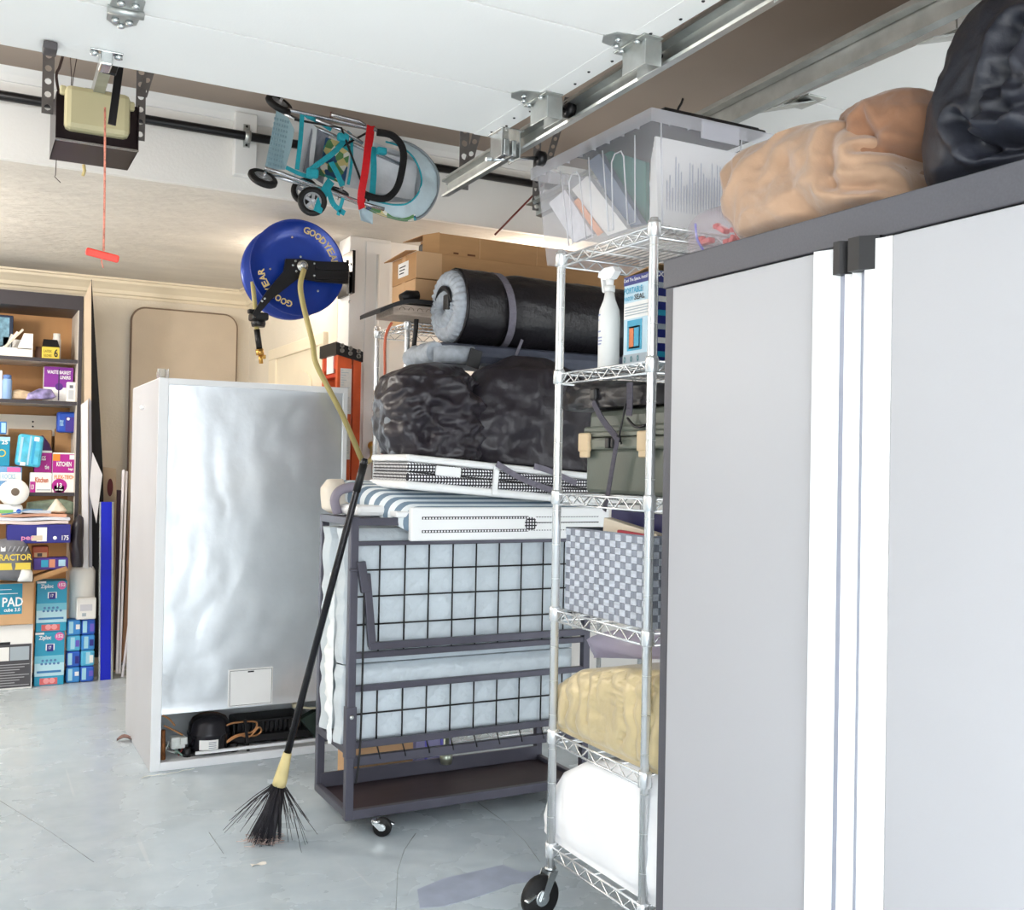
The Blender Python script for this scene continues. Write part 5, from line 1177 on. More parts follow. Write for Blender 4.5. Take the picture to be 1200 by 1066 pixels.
obj('swivel', MB().lathe([(.026, 0), (.026, -.012), (.016, -.014), (.014, -.03), (.008, -.036)], hub, (0, 1, 0), 18), ZINC, HR)
obj('shaft', MB().cyl(hub, (hub.x, 4.91, hub.z), .016, 12), BLACKM, HR)
bp = MB().box((1.700, 4.93, U(404, 345, y=5.0).z), (1.716, 5.16, U(404, 295, y=5.0).z), .003).bar((1.594, YA + .006, RCn.z), (1.704, 5.0, RCn.z), .012, .11, (0, 0, 1))
bo = obj('wall_plate', bp, BLACKM, HR)
k = MB()
for zz in (-.10, -.06, .03, .09): k.lathe([(.008, 0), (.006, -.006)], (1.700, 4.96, RCn.z + zz), (1, 0, 0), 8)
obj('bolt', k, ZINC, bo)
gd = U(303, 369, y=4.76)
obj('guide_rollers', MB().cbox(gd + V((0, 0, -.01)), (.075, .09, .035), .008).cbox(gd + V((-.03, -.02, .01)), (.05, .03, .02), .006).lathe([(.03, -.055), (.034, -.04), (.03, -.02)], gd, n=16), BLACKP, HR)
obj('hose_end', MB().tube(pts([(296, 330), (298, 350), (300, 372), (301, 386)], y=4.77), .011, 8), HOSE, HR)
obj('hose_sleeve', MB().tube(pts([(301, 386), (304, 409)], y=4.77), .014, 10), BLACKP, HR)
BRS = mat('brass', '#c59a52', .3, .9, var=.1)
obj('hose_coupling', MB().tube(pts([(304, 409), (305, 416)], y=4.77), .019, 8).tube(pts([(305, 415), (306, 426)], y=4.77), .010, 8).cbox(U(309, 418, y=4.77), (.02, .01, .02), .003), BRS, HR)
lead = spline([hub + V((0, -.03, -.02)), U(352, 335, y=4.64), U(356, 360, y=4.62), U(366, 400, y=4.56), U(370, 425, y=4.52), U(384, 453, y=4.50), U(402, 488, y=4.47), U(417, 522, y=4.45), U(424, 538, y=4.47), U(431, 541, y=4.70), U(436, 535, y=4.95), U(436, 523, y=5.0)], 6)
obj('lead_hose', MB().tube(lead, .0125, 10), HOSE, HR)
obj('wall_fitting', MB().lathe([(.022, 0), (.022, -.012), (.012, -.03)], U(435, 522, y=5.02), (0, 1, 0), 14), BRS, HR)

# ================================================================ STEP LADDER BETWEEN REFRIGERATOR AND PILLAR
ORA = mat('fibreglass_orange', '#d2582a', .5, var=.14, vs=10, bump=.06, bs=80); REDO = mat('fibreglass_red', '#c23c1c', .5, var=.1)
LD = thing('step_ladder', 'folded orange step ladder with black holed top beside the refrigerator', 'ladder', (1.635, 4.95, 0))
lx0, lx1, ly0, ly1 = 1.577, 1.700, 4.765, 5.005
for y in (ly0, ly1 - .03):
    r_ = obj('rail', MB().box((lx0, y, .02), (lx0 + .075, y + .028, 1.86), .004).box((lx0, y - .002, .02), (lx0 + .012, y + .03, 1.86), .002), ORA, LD)
    r2 = obj('rear_rail', MB().box((lx0 + .082, y + .002, .02), (lx1, y + .026, 1.84), .004), ORA, LD)
    obj('foot', MB().box((lx0 - .002, y - .004, 0), (lx0 + .085, y + .032, .05), .004), BLACKP, r_); obj('foot', MB().box((lx0 + .088, y - .002, 0), (lx1, y + .03, .05), .004), BLACKP, r2)
    if y == ly0:
        for (za, zb_) in ((1.56, 1.78), (1.34, 1.48)):
            lb_ = obj('warning_label', MB().box((lx0 + .016, y - .0015, za), (lx0 + .072, y + .001, zb_)), mat('label_pale', '#dcd9d3', .5, var=.06, vs=60), r_)
            k = MB(); rr = random.Random(int(za * 100))
            for i in range(int((zb_ - za) / .012)): k.box((lx0 + .02, y - .0025, za + .006 + i * .012), (lx0 + .03 + .036 * rr.random(), y - .001, za + .0085 + i * .012))
            obj('label_print', k, GRYP, lb_)['kind'] = 'stuff'
for z_ in (.30, .60, .90, 1.20, 1.50, 1.74): obj('step', MB().box((lx0 + .004, ly0 + .028, z_), (lx0 + .075, ly1 - .03, z_ + .018), .003), REDO if z_ > 1.7 else ORA, LD)
obj('side_label', MB().box((lx0 - .002, ly0 + .06, 1.76), (lx0 + .004, ly0 + .16, 1.86)), PAPER, LD)
obj('apron', MB().box((lx0 + .002, ly0 + .028, 1.78), (lx0 + .02, ly1 - .03, 1.86)), REDO, LD)
cp_ = obj('top_cap', MB().prism([(lx0 - .012, ly0 - .012, 1.845), (lx1 + .002, ly0 - .012, 1.815), (lx1 + .002, ly0 - .012, 1.865), (lx0 - .012, ly0 - .012, 1.905)], (0, ly1 - ly0 + .02, 0)), BLACKP, LD)
for i in range(3):
    for j in range(2): obj('cap_hole', MB().lathe([(.011, 0), (.011, -.004), (.006, -.004), (.006, 0)], (lx0 + .018 + i * .042, ly0 - .0125, 1.888 - i * .011 - j * .024), (0, 1, 0), 12), mat('worn_grey', '#8b8782', .6, var=.3, vs=60), cp_)

# ================================================================ OPEN SHELF UNIT AT THE BACK
SYF, SYB = 6.65, 7.08
def zpx(py, px=45, y=SYF): return U(px, py, y=y).z
BSW = mat('shelf_wood_back', '#c4925f', .6, var=.10, vs=5, stretch=(1, 1, .2)); BSI = mat('shelf_white_inside', '#cfc6bb', .6, var=.05); BSD = mat('shelf_dark_edge', '#3d383c', .5, var=.1)
xr_ = .612; xl_ = -.75
BS = thing('shelf_unit', 'dark framed open shelf unit full of household boxes at the back wall', 'shelf', (0, 6.86, 0))
zt = 2.295
obj('side_panel', MB().box((xr_ - .022, SYF, 0), (xr_, SYB, zt), .002), BSD, BS); obj('side_panel', MB().box((xl_, SYF, 0), (xl_ + .022, SYB, zt), .002), BSD, BS)
obj('side_lining', MB().box((xr_ - .027, SYF + .004, .02), (xr_ - .022, SYB - .012, zt - .08)), BSI, BS)
obj('top_panel', MB().box((xl_, SYF - .004, zt - .085), (xr_, SYB, zt), .003), BSD, BS)
obj('back_panel', MB().box((xl_ + .02, SYB - .012, .02), (xr_ - .02, SYB - .004, zt - .05)), BSW, BS)
zA, zB_, zC, zD = zpx(419), zpx(469), zpx(577), .06
for z_ in (zA, zB_, zC, zD):
    s_ = obj('shelf_board', MB().box((xl_ + .022, SYF + .006, z_ - .018), (xr_ - .027, SYB - .012, z_), .001), BSI, BS)
    obj('edge_strip', MB().box((xl_ + .022, SYF + .002, z_ - .02), (xr_ - .024, SYF + .008, z_ + .001)), BSD, s_)
tb_ = obj('back_rail', MB().box((xl_ + .022, SYB - .10, zpx(509)), (xr_ - .03, SYB - .085, zpx(484))), mat('rail_white', '#e9e1d2', .5, var=.03), BS)
obj('screw', MB().lathe([(.006, 0), (.005, -.003)], (.37, SYB - .10, zpx(498)), (0, 1, 0), 8).lathe([(.006, 0), (.005, -.003)], (.37, SYB - .10, zpx(492)), (0, 1, 0), 8), INK, tb_)

class Face:
    """front (-y) face of an upright carton; prints are thin plates, lettering flat text"""
    def __init__(s, t, x0, x1, z0, z1, y): s.t = t; s.x0 = x0; s.z0 = z0; s.W = x1 - x0; s.H = z1 - z0; s.y = y; s.k = 0
    def rect(s, u0, v0, u1, v1, mt, lift=1, nm='printed_panel'):
        d = .0008 * lift + .0004
        return obj(nm, MB().box((s.x0 + u0 * s.W, s.y - d, s.z0 + v0 * s.H), (s.x0 + u1 * s.W, s.y + .0002, s.z0 + v1 * s.H)), mt, s.t)
    def disc(s, u, v_, r, mt, lift=2, nm='printed_spot'):
        d = .0008 * lift + .0004
        return obj(nm, MB().lathe([(r, 0), (r, -d)], (s.x0 + u * s.W, s.y, s.z0 + v_ * s.H), (0, 1, 0), 20), mt, s.t)
    def text(s, tx, u, v_, w, h_, mt, lift=2, bold=.02):
        return text(tx, (s.x0 + u * s.W, s.y - .0008 * lift + .0006, s.z0 + v_ * s.H), (1, 0, 0), w * s.W, (0, 0, 1), h_ * s.H, mt, s.t, (0, -1, 0), bold)
def carton(name, label, cat, px, Y, depth, mt, z0=None, group=None, ch=.004, part='box', rot=0.0, flap=True):
    a = U(px[0], px[3], y=Y); c = U(px[2], px[1], y=Y); zb = a.z if z0 is None else z0; x0, x1 = a.x, c.x
    t = thing(name, label, cat, ((x0 + x1) / 2, Y + depth / 2, zb), group)
    b = MB(); b.cbox(((x0 + x1) / 2, Y + depth / 2, (zb + c.z) / 2), (x1 - x0, depth, c.z - zb), ch)
    obj(part, b, mt, t)
    if flap: obj('flap', MB().box((x0 + .004, Y + .006, c.z - .001), (x1 - .004, Y + depth * .48, c.z + .0012)).box((x0 + .004, Y + depth * .5, c.z - .001), (x1 - .004, Y + depth - .006, c.z + .001)), mt, t)
    return Face(t, x0, x1, zb, c.z, Y)
C = lambda h_, r=.5: mat('print_' + h_, h_, r, var=.03)
PUR = C('#8a2f9c'); MAG = C('#b21f8e'); TEAP = C('#1b8fb0'); BLUP = C('#2350b8'); YEL = C('#e0c94e'); NVY = C('#2d2c86'); AQU = C('#5fc0dc'); PNK = C('#e36fb0'); ORA2 = C('#ee8a2c'); GRN = C('#7fb86a'); SKY = C('#a7cfe6')
# shelf A
fx = carton('picture_box', 'dark blue picture box on the top shelf of the back shelf unit', 'box', (-8, 370, 16, 395), 6.86, .1, C('#1d2b45'), zA)
fx.rect(.3, .3, .8, .95, mat('picture_print', '#6f95a8', .5, var=.6, vs=30)); fx.rect(.5, .1, .9, .5, C('#c9d3d6'))
t = thing('white_tray', 'white open tray of papers on the top shelf of the back shelf unit', 'tray', (.24, 6.78, zA))
a = U(-20, 417, y=6.70); c = U(38, 391, y=6.70); tm = mat('tray_white', '#f0ece6', .5, var=.03)
b = MB().box((a.x, 6.70, zA), (c.x, 6.706, zA + .055)).box((a.x, 6.86, zA), (c.x, 6.866, zA + .12)).box((a.x, 6.70, zA), (c.x, 6.866, zA + .004)).prism([(c.x, 6.70, zA), (c.x, 6.866, zA), (c.x, 6.866, c.z), (c.x, 6.70, c.z)], (.004, 0, 0)).prism([(c.x - .08, 6.70, zA + .05), (c.x, 6.70, zA + .05), (c.x, 6.70, c.z), (c.x - .045, 6.70, c.z)], (0, .006, 0))
obj('tray', b, tm, t)
for i in range(3): tag(obj('paper_pad', MB().bar(U(2 + 3 * i, 410 - i, y=6.74 + .03 * i), U(27 - 6 * i, 386 + 3 * i, y=6.74 + .03 * i), .02, .012 + .004 * i, (0, 0, 1)), [C('#dcd2c0'), PAPER, C('#cfc8be')][i]), ['cream paper pad slanting out of the white tray, the longest', 'white paper pad slanting in the white tray behind the cream one', 'grey paper pad slanting at the back of the white tray, the shortest'][i], 'paper')
fx = carton('small_box', 'small yellow and black box marked 6 on the top shelf of the back unit', 'box', (49, 407, 70, 420), 6.72, .08, YEL, zA)
fx.text('6', .68, .2, .22, .65, INK); fx.text('LATEX', .1, .55, .45, .2, C('#8d7a2c')); fx.text('GLOVES', .1, .2, .45, .2, C('#8d7a2c'))
obj('black_lid', MB().prism([(fx.x0, 6.72, fx.z0 + fx.H), (fx.x0 + fx.W, 6.72, fx.z0 + fx.H), (fx.x0 + fx.W * .9, 6.78, fx.z0 + fx.H + .05), (fx.x0 + fx.W * .1, 6.78, fx.z0 + fx.H + .05)], (0, .004, 0)), INK, fx.t)
a = U(66, 420, y=6.84); tag(obj('white_tube', MB().lathe([(.022, 0), (.024, .01), (.024, .13), (.02, .15), (.02, .17)], (a.x, 6.84, zA), n=18), tm), 'white upright tube behind the small yellow box', 'tube')
a = U(46, 420, y=6.76); tag(obj('dark_jar', MB().lathe([(.022, 0), (.025, .01), (.025, .05), (.02, .06), (.02, .075)], (a.x, 6.76, zA), n=16), C('#5a3d30')), 'little dark brown jar left of the small yellow box', 'jar')
# shelf B
fx = carton('white_box', 'white box at the left frame edge on the second shelf', 'box', (-20, 434, 3, 467), 6.72, .12, PAPER, zB_)
a = U(8, 467, y=6.70); bt_ = thing('blue_bottle', 'slim pale blue bottle on the second shelf of the back unit', 'bottle', (a.x, 6.70, zB_))
obj('bottle', MB().lathe([(.022, 0), (.026, .006), (.026, .11), (.02, .125)], (a.x, 6.70, zB_), n=18), C('#8fb0dc'), bt_); obj('cap', MB().lathe([(.022, .11), (.022, .14), (.015, .145)], (a.x, 6.70, zB_), n=16), C('#5f7fb8'), bt_)
sk = lambda nm, lab, cat, px, Y, d_, mt, zc_, seed, f=20, a=.006: tag(obj(nm, clampz(sack(pts(px, y=Y), 'y', d_, rows=18, n=30, amp=a, f=f, seed=seed), zc_), mt), lab, cat)
sk('snack_bag', 'crinkled tan bag lying on the second shelf', 'bag', [(11, 468), (12, 458), (22, 456), (36, 459), (44, 468)], 6.74, .05, mat('tan_pack', '#c9b193', .6, var=.2, vs=30), zB_, 81)
sk('snack_packet', 'red and blue glossy packet lying on the second shelf against the purple box', 'packet', [(30, 468), (33, 461), (46, 455), (60, 456), (66, 465), (60, 468)], 6.70, .03, mat('packet_print', '#8f86b4', .3, var=.6, vs=24), zB_, 83)
fx = carton('liner_box', 'purple and white box of waste basket liners on the second shelf', 'box', (51, 431, 86, 468), 6.76, .10, PAPER, zB_)
fx.rect(0, .42, 1, 1, PUR); fx.text('WASTE BASKET', .10, .80, .82, .10, WINK, 3); fx.text('LINERS', .55, .66, .36, .10, WINK, 3); fx.disc(.52, .44, .022, C('#5b2a86')); fx.rect(.49, .05, .53, .95, C('#3b2c55'), 2)
fx = carton('white_carton', 'small white printed carton in front of the purple liner box', 'box', (78, 448, 89, 468), 6.70, .05, PAPER, zB_)
fx.rect(.2, .15, .8, .6, C('#c5c8cc')); fx.rect(.3, .7, .7, .85, C('#6d6f78'))
# between B and C
fx = carton('blue_pack', 'blue and purple plastic pack on the white rail of the shelf unit', 'pack', (67, 483, 90, 505), 6.76, .10, BLUP, zpx(505.5, y=6.76), flap=False, ch=.012)
fx.rect(.42, .05, .98, .75, C('#43308f')); fx.disc(.56, .66, .009, WINK, 3); fx.text('max', .12, .3, .2, .3, SKY, 3)
fx = carton('blue_box', 'bright blue box at the left frame edge below the white rail', 'box', (-14, 494, 8, 509.5), 6.72, .12, C('#1d6fc0'), zpx(509.5, y=6.72), flap=False); fx.rect(.7, .1, .95, .9, SKY)
# shelf C
carton('kraft_box', 'brown kraft box at the back of the third shelf', 'box', (63, 503, 92, 575), 6.93, .10, CARD, zC); carton('kraft_box', 'wide brown kraft box at the back of the third shelf behind the aqua pack', 'box', (8, 504, 61, 575), 6.95, .09, CARD, zC)
fx = carton('soap_box', 'pale blue and white box on the third shelf under the teal box', 'box', (-14, 547, 26, 574), 6.70, .14, C('#6fa0d0'), zC)
fx.rect(.35, .45, .98, .78, PAPER, 1); fx.text('ROCKS', .40, .52, .4, .2, SKY, 3); fx.rect(.55, .8, .95, .98, PNK, 1); fx.rect(.0, .0, 1, .2, BLUP, 1)
zs = fx.z0 + fx.H + .002
fx = carton('teal_box', 'teal box standing on the pale blue box at the left frame edge', 'box', (-14, 512, 12, 547), 6.72, .12, TEAP, zs); fx.disc(.62, .45, .022, YEL); fx.disc(.62, .45, .016, TEAP, 3); fx.text('25', .6, .75, .3, .14, WINK); fx.rect(0, .86, 1, 1, SKY, 1)
fx = carton('flex_box', 'white waste bag box with orange lettering on the third shelf, left of the tall one', 'box', (35, 554, 61, 575), 6.69, .12, PAPER, zC)
fx.text('Kitchen', .22, .5, .6, .28, C('#d06a3a'), 3); fx.rect(0, 0, .25, .55, MAG, 1); fx.text('13', .05, .15, .12, .25, WINK, 3); fx.rect(.3, .1, .95, .16, GRYP, 1)
zs = fx.z0 + fx.H + .002
fx = carton('magenta_box', 'magenta waste bag box lying on the white box of the third shelf', 'box', (40, 528, 61, 553.5), 6.72, .12, MAG, zs); fx.text('BAGS', .15, .55, .5, .2, WINK); fx.text('tie', .6, .15, .25, .2, WINK); fx.rect(0, .9, 1, 1, PAPER, 1)
kb = carton('kitchen_box', 'tall magenta and white kitchen bag box with orange lettering on the third shelf', 'box', (61, 531, 90, 575), 6.69, .14, PAPER, zC)
kb.rect(0, .50, 1, .97, MAG); kb.rect(0, .80, .3, .97, ORA2, 2); kb.text('KITCHEN', .16, .66, .62, .12, WINK, 3); kb.text('bags', .66, .55, .2, .08, WINK, 3); kb.rect(.70, .84, .95, .95, PAPER, 2); kb.text('FLEX-TECH', .08, .34, .84, .10, ORA2, 3); kb.rect(.08, 0, .5, .17, MAG, 1); kb.disc(.3, .17, .042, MAG, 1); kb.text('13', .20, .12, .2, .12, WINK, 4); kb.text('gal bags', .12, .04, .34, .05, WINK, 4)
bpk = carton('aqua_pack', 'tilted aqua plastic pack of diapers on the third shelf', 'pack', (17, 512, 48, 549), 6.66, .10, mat('aqua_film', '#4ab6d6', .3, var=.25, vs=20, bump=.2, bs=30), zpx(549, y=6.66), flap=False, ch=.016, part='film_pack')
bpk.rect(.45, .04, .52, .97, SKY, 1); bpk.rect(.1, .1, .2, .9, SKY, 1); bpk.rect(.6, .1, .7, .9, C('#2f9fd0'), 1); bpk.rect(.62, .82, .82, .95, PAPER, 2); bpk.rect(.2, .02, .4, .12, PAPER, 2)
bpk.t.rotation_euler = (0, radians(6), 0); bpk.t.location.z += .012
sk('purple_pouch', 'dark purple pouch slumped behind the aqua pack on the third shelf', 'pouch', [(40, 530), (42, 512), (50, 510), (58, 520), (62, 530)], 6.82, .05, C('#4b2a66'), 0, 91)
# row below shelf C, in front of the unit
ty = 6.52
c = U(16, 577, y=ty); pr_ = thing('paper_roll', 'white toilet paper roll lying on the white tissue pack', 'roll', c)
b = MB().lathe([(.02, -.05), (.070, -.05), (.074, -.045), (.074, .045), (.070, .05), (.02, .05)], c, (.12, -1, .1), 36); obj('roll', b, mat('tissue_white', '#f6f5f2', .9, var=.02), pr_)
obj('core', MB().lathe([(.019, -.0515), (.022, -.0515), (.022, .0515), (.019, .0515)], c, (.12, -1, .1), 20).lathe([(.018, -.048), (.018, .048)], c, (.12, -1, .1), 16), C('#6d6055'), pr_)
fx = carton('tissue_pack', 'white tissue pack with a green stripe under the paper roll', 'pack', (-14, 591.5, 27, 603), 6.48, .16, PAPER, flap=False, ch=.014); fx.rect(.2, .15, .72, .5, GRN); fx.disc(.88, .35, .013, BLUP)
px_z = lambda py, y: U(40, py, y=y).z
zpile = px_z(614, 6.50)
for i, (x0, x1, h0, mt_, lab) in enumerate(((-14, 80, 0, C('#e6d6cf'), 'lowest sheaf, pale pink'), (-14, 82, 1, C('#d8dce6'), 'pale blue grey sheaf'), (-10, 78, 2, C('#e0a88c'), 'orange paper sheaf'), (-14, 60, 3, C('#c9d2de'), 'topmost sheaf, grey'))):
    a = U(x0, 612, y=6.47); c = U(x1, 612, y=6.47); z_ = zpile + h0 * .0205
    tag(obj('paper_sheaf', MB().slab(lambda s, q: V((a.x + (c.x - a.x) * s, 6.46 + .01 * h0 + .18 * q, z_ + .003 * sin(s * 9 + h0) + .002)), 16, 4, (0, 0, .0165)), mt_), 'pile of loose papers beneath the tissue pack: ' + lab, 'paper')
tag(obj('blue_ribbon', MB().tube(spline(pts([(2, 603), (20, 600), (34, 597), (50, 597)], y=6.46), 5), .008, 8, flat=.4), C('#4f8fc4')), 'blue ribbon lying across the pile of loose papers', 'ribbon')
sk('crumpled_tissue', 'cream crumpled tissue paper cone on top of the paper pile', 'paper', [(54, 600), (60, 592), (66, 584), (72, 590), (78, 598), (76, 601)], 6.55, .05, C('#e6dccb'), 0, 95, 16, .012)
sk('green_bag', 'green and grey plastic bag stuffed below the third shelf', 'bag', [(30, 600), (32, 588), (50, 586), (72, 584), (86, 588), (86, 602)], 6.68, .05, mat('grey_green_film', '#8f9f8c', .4, var=.35, vs=18), 0, 97, 14, .012)
sp_b = carton('diaper_box', 'navy blue open box with a white square print holding the paper pile', 'box', (8, 614.5, 83, 637), 6.44, .20, NVY, flap=False)
sp_b.rect(.46, .10, .62, .86, WINK); sp_b.text('per', .22, .1, .2, .28, C('#e08fb8'), 3); sp_b.rect(.38, .14, .55, .42, C('#d8c8b0'), 2); sp_b.disc(.75, .28, .010, WINK, 3); sp_b.text('175', .86, .15, .11, .26, WINK, 3)
sk('black_sack', 'black bin bag bulging between navy box and shelf side panel', 'bag', [(84, 664), (82, 640), (86, 612), (92, 602), (97, 606), (97, 664)], 6.52, .06, BNY2, 0, 99, 10, .016)
cb_ = sk('contractor_bag', 'grey bag of rubbish sacks with yellow lettering above the cardboard box', 'bag', [(-14, 679), (-14, 634), (10, 630), (30, 632), (37, 650), (38, 680)], 6.48, .10, mat('grey_sack_film', '#6f7076', .4, var=.12, vs=20), 0, 101, 10, .006)
ct = U(0, 660, y=6.37)
text('RACTOR', U(-1, 657, y=6.376), (1, 0, 0), .165, (0, 0, 1), .036, YEL, cb_, (0, -1, 0), .02); obj('yellow_band', MB().box((U(-10, 668, y=6.378).x, 6.378, U(0, 668, y=6.378).z), (U(36, 660, y=6.378).x, 6.385, U(0, 660, y=6.378).z)), YEL, cb_); obj('white_emblem', MB().prism(pts([(1, 646), (1, 640), (2.5, 642), (5, 642), (6.5, 640), (6.5, 646)], y=6.376), (0, .004, 0)), WINK, cb_)
hz_ = MB()
for k_ in range(5): hz_.prism(pts([(9 + 5 * k_, 646), (12 + 5 * k_, 640), (13.5 + 5 * k_, 640), (10.5 + 5 * k_, 646)], y=6.377), (0, .004, 0))
obj('hazard_stripe', hz_, C('#9b9ca2'), cb_)
sk('white_bag', 'small white plastic bag crumpled on the cardboard box edge', 'bag', [(20, 681), (22, 666), (30, 662), (38, 670), (38, 681)], 6.42, .04, PAPER, 0, 103, 18, .010)
fx = carton('red_box', 'small red and brown food box above the purple box', 'box', (38, 640, 57, 653.5), 6.50, .10, C('#b5532f')); fx.rect(.1, .05, .9, .45, C('#d2a877')); fx.rect(.3, .1, .6, .4, C('#4b3a3a'), 2)
fx = carton('purple_box', 'purple printed snack box lying tilted under the small red box', 'box', (39, 653.5, 80, 668), 6.46, .12, C('#4a3488')); fx.rect(.22, .25, .42, .85, C('#2f9fc4')); fx.rect(.45, .2, .62, .9, C('#d08a6a')); fx.rect(.72, .3, .92, .85, SKY)
tag(obj('cardboard_flap', MB().prism(pts([(39, 682), (40, 676), (78, 664), (80, 668)], y=6.42), (0, .14, 0)), CARD), 'loose brown cardboard flap sloping over the upper blue carton', 'cardboard')
# floor row
zf = .001
fx = carton('cable_box', 'black and white printed carton on the floor at the left frame edge', 'box', (-14, 731, 39, 803), 6.50, .20, PAPER, zf)
fx.rect(0, .03, .97, .70, C('#4c4b50')); fx.rect(0, .45, .46, .66, PAPER, 2); fx.rect(.48, .45, .92, .66, GRYP, 2); fx.rect(.1, .70, .48, .74, INK, 2)
for i in range(9): fx.rect(.04, .06 + .04 * i, .93 - .11 * ((i * 7) % 4), .072 + .04 * i, C('#a9a9ad'), 2, 'printed_line')
zs = fx.z0 + fx.H + .003
fx = carton('pad_box', 'cardboard box with a teal panel reading PAD cube on the printed carton', 'box', (-14, 682, 40, 731), 6.48, .20, CARDL, zs)
fx.rect(0, .26, .74, .98, TEAP); fx.text('PAD', .30, .44, .46, .22, WINK, 3); fx.text('cube 3.0', .34, .32, .36, .09, WINK, 3); fx.rect(.12, .74, .64, .755, WINK, 2); fx.rect(.12, .84, .5, .852, WINK, 2)
def bagbox(px, z0, lab):
    fx = carton('bag_carton', lab, 'box', px, 6.54, .12, mat('zip_teal', '#2f9fc4', .45, var=.10, vs=5), z0, 'stacked food bag cartons')
    fx.rect(0, .18, 1, .42, C('#bfe4f0')); fx.rect(0, .42, 1, .56, C('#7cc8de')); fx.text('Ziploc', .12, .84, .42, .10, WINK, 3); fx.disc(.82, .91, .024, PNK, 2); fx.text('152', .72, .89, .22, .06, WINK, 4)
    fx.rect(.36, .66, .66, .78, WINK, 2); fx.rect(.40, .64, .62, .77, NVY, 3); fx.text('17', .46, .68, .09, .06, WINK, 5)
    for r_ in range(2):
        for k_ in range(4 + r_): fx.disc(.27 - .03 * r_ + .14 * k_, .47 - .06 * r_, .007, C('#5b86b8'), 3)
    fx.rect(.08, .24, .9, .28, C('#3f7fb8'), 3); fx.rect(.18, .02, .78, .14, C('#dc6a6a'), 2); fx.disc(.4, .09, .016, C('#f0a0a0'), 3); fx.disc(.6, .09, .016, C('#f0a0a0'), 3); fx.rect(0, .96, .3, 1, WINK, 2)
    return fx
f1_ = bagbox((40, 739.5, 76, 799), zf, 'blue food bag carton with pink badge standing on the floor, lower of two'); bagbox((42, 680, 79, 739), f1_.z0 + f1_.H + .003, 'blue food bag carton with pink badge, upper of two')
# wrapped blue packs, 4 rows of 2
pk = [C('#3f8fd8'), C('#2f62c8'), C('#58b8e0')]
a = U(77, 797, y=6.56); c = U(112, 725, y=6.56); dx = (c.x - a.x) / 2; dz = (c.z - zf) / 4; rr = random.Random(8)
for j in range(4):
    for i in range(2):
        x0 = a.x + dx * i; z0_ = zf + dz * j; lab = 'blue wrapped tissue packet, %s of the stack beside the blue cartons, %s column' % (['lowest', 'second row', 'third row', 'topmost'][j], ['left', 'right'][i])
        t = thing('tissue_packet', lab, 'packet', (x0 + dx / 2, 6.61, z0_), 'blue tissue packets stacked on the floor')
        obj('packet', MB().cbox((x0 + dx / 2, 6.61, z0_ + dz / 2), (dx - .003, .10, dz - .002), .010), pk[(i + j) % 3], t)
        F = Face(t, x0, x0 + dx, z0_, z0_ + dz, 6.56); u0 = .08 + .3 * rr.random(); F.rect(u0, .15, u0 + .3, .9, C('#a8dcf0')); F.rect(.62, .15 + .3 * rr.random(), .9, .7, [PAPER, C('#6f5fc8'), NVY][(i + 2 * j) % 3], 2)
ztp = zf + dz * 4 + .002
pt_ = thing('paper_towel', 'tall white paper towel roll in front of the shelf unit', 'roll', (U(96, 730, y=6.62).x, 6.66, ztp)); zz1 = U(96, 664, y=6.62).z
obj('roll', MB().lathe([(.068, 0), (.072, .006), (.072, zz1 - ztp - .03), (.060, zz1 - ztp - .004), (.02, zz1 - ztp)], (U(96, 730, y=6.62).x, 6.66, ztp), n=36), mat('tissue_white', '#f6f5f2', .9), pt_); obj('core', MB().lathe([(.018, 0), (.018, .004)], (U(96, 730, y=6.62).x, 6.66, zz1 - .002), n=14), C('#8d7f70'), pt_)
fx = carton('white_packet', 'white wrapped packet with grey print leaning against the paper towel', 'packet', (89, 700, 113, 724.5), 6.54, .045, PAPER, ztp, flap=False, ch=.008); fx.rect(.2, .4, .8, .7, C('#cfd0d8')); fx.rect(.3, .15, .5, .3, GRYP)
# boards standing to the right of the shelf unit
def board(name, label, px, Y, th, mt, cat='board'):
    P = pts(px, y=Y)
    for p in P: p.z = max(p.z, .001)
    return tag(obj(name, MB().prism(P, (0, th, 0)), mt), label, cat)
board('folded_screen', 'tall black folded screen with a pointed top beside the shelf unit', [(107.5, 327), (112, 400), (117, 480), (121, 560), (122, 640), (121, 770), (108, 770), (106, 560), (106.5, 400)], 6.68, .04, mat('screen_black', '#141214', .7, var=.1))
board('cream_board', 'narrow cream board edge between shelf unit and black screen', [(98.5, 350), (107, 329), (107, 470), (104.5, 785), (99.5, 785)], 6.645, .02, mat('board_cream', '#dbc5ac', .6, var=.05))
board('white_board', 'white foam board edge in front of the cream board', [(95, 474), (103, 468), (103.5, 640), (103.5, 790), (98, 790)], 6.60, .02, mat('board_white', '#ecebf0', .5, var=.04))
board('grey_board', 'thin grey board just right of the white foam board', [(104, 466), (107, 470), (108, 640), (108.5, 790), (104.5, 790)], 6.62, .012, mat('board_grey', '#a7a6b0', .5, var=.08))
board('torn_card', 'pale diamond shaped card leaning on the black screen', [(108.5, 530), (120, 556), (113, 613), (104.5, 577)], 6.575, .006, mat('card_pale', '#dedce0', .6, var=.05))
ob_ = board('tan_board', 'tan panel with a dark red oval behind the blue panel', [(121, 547), (136, 549), (137, 790), (122, 790)], 6.80, .02, mat('panel_tan', '#bfa98f', .6, var=.1))
obj('red_oval', MB().prism([U(129, 571, y=6.799) + V((.017 * cos(q), 0, .055 * sin(q))) for q in [2 * pi * k / 24 for k in range(24)]], (0, -.002, 0)), mat('oval_red', '#5e1a1c', .5), ob_)
bl_ = thing('blue_board', 'bright blue panel with silver edges standing on the floor right of the shelf', 'board', U(124, 797, z=.001))
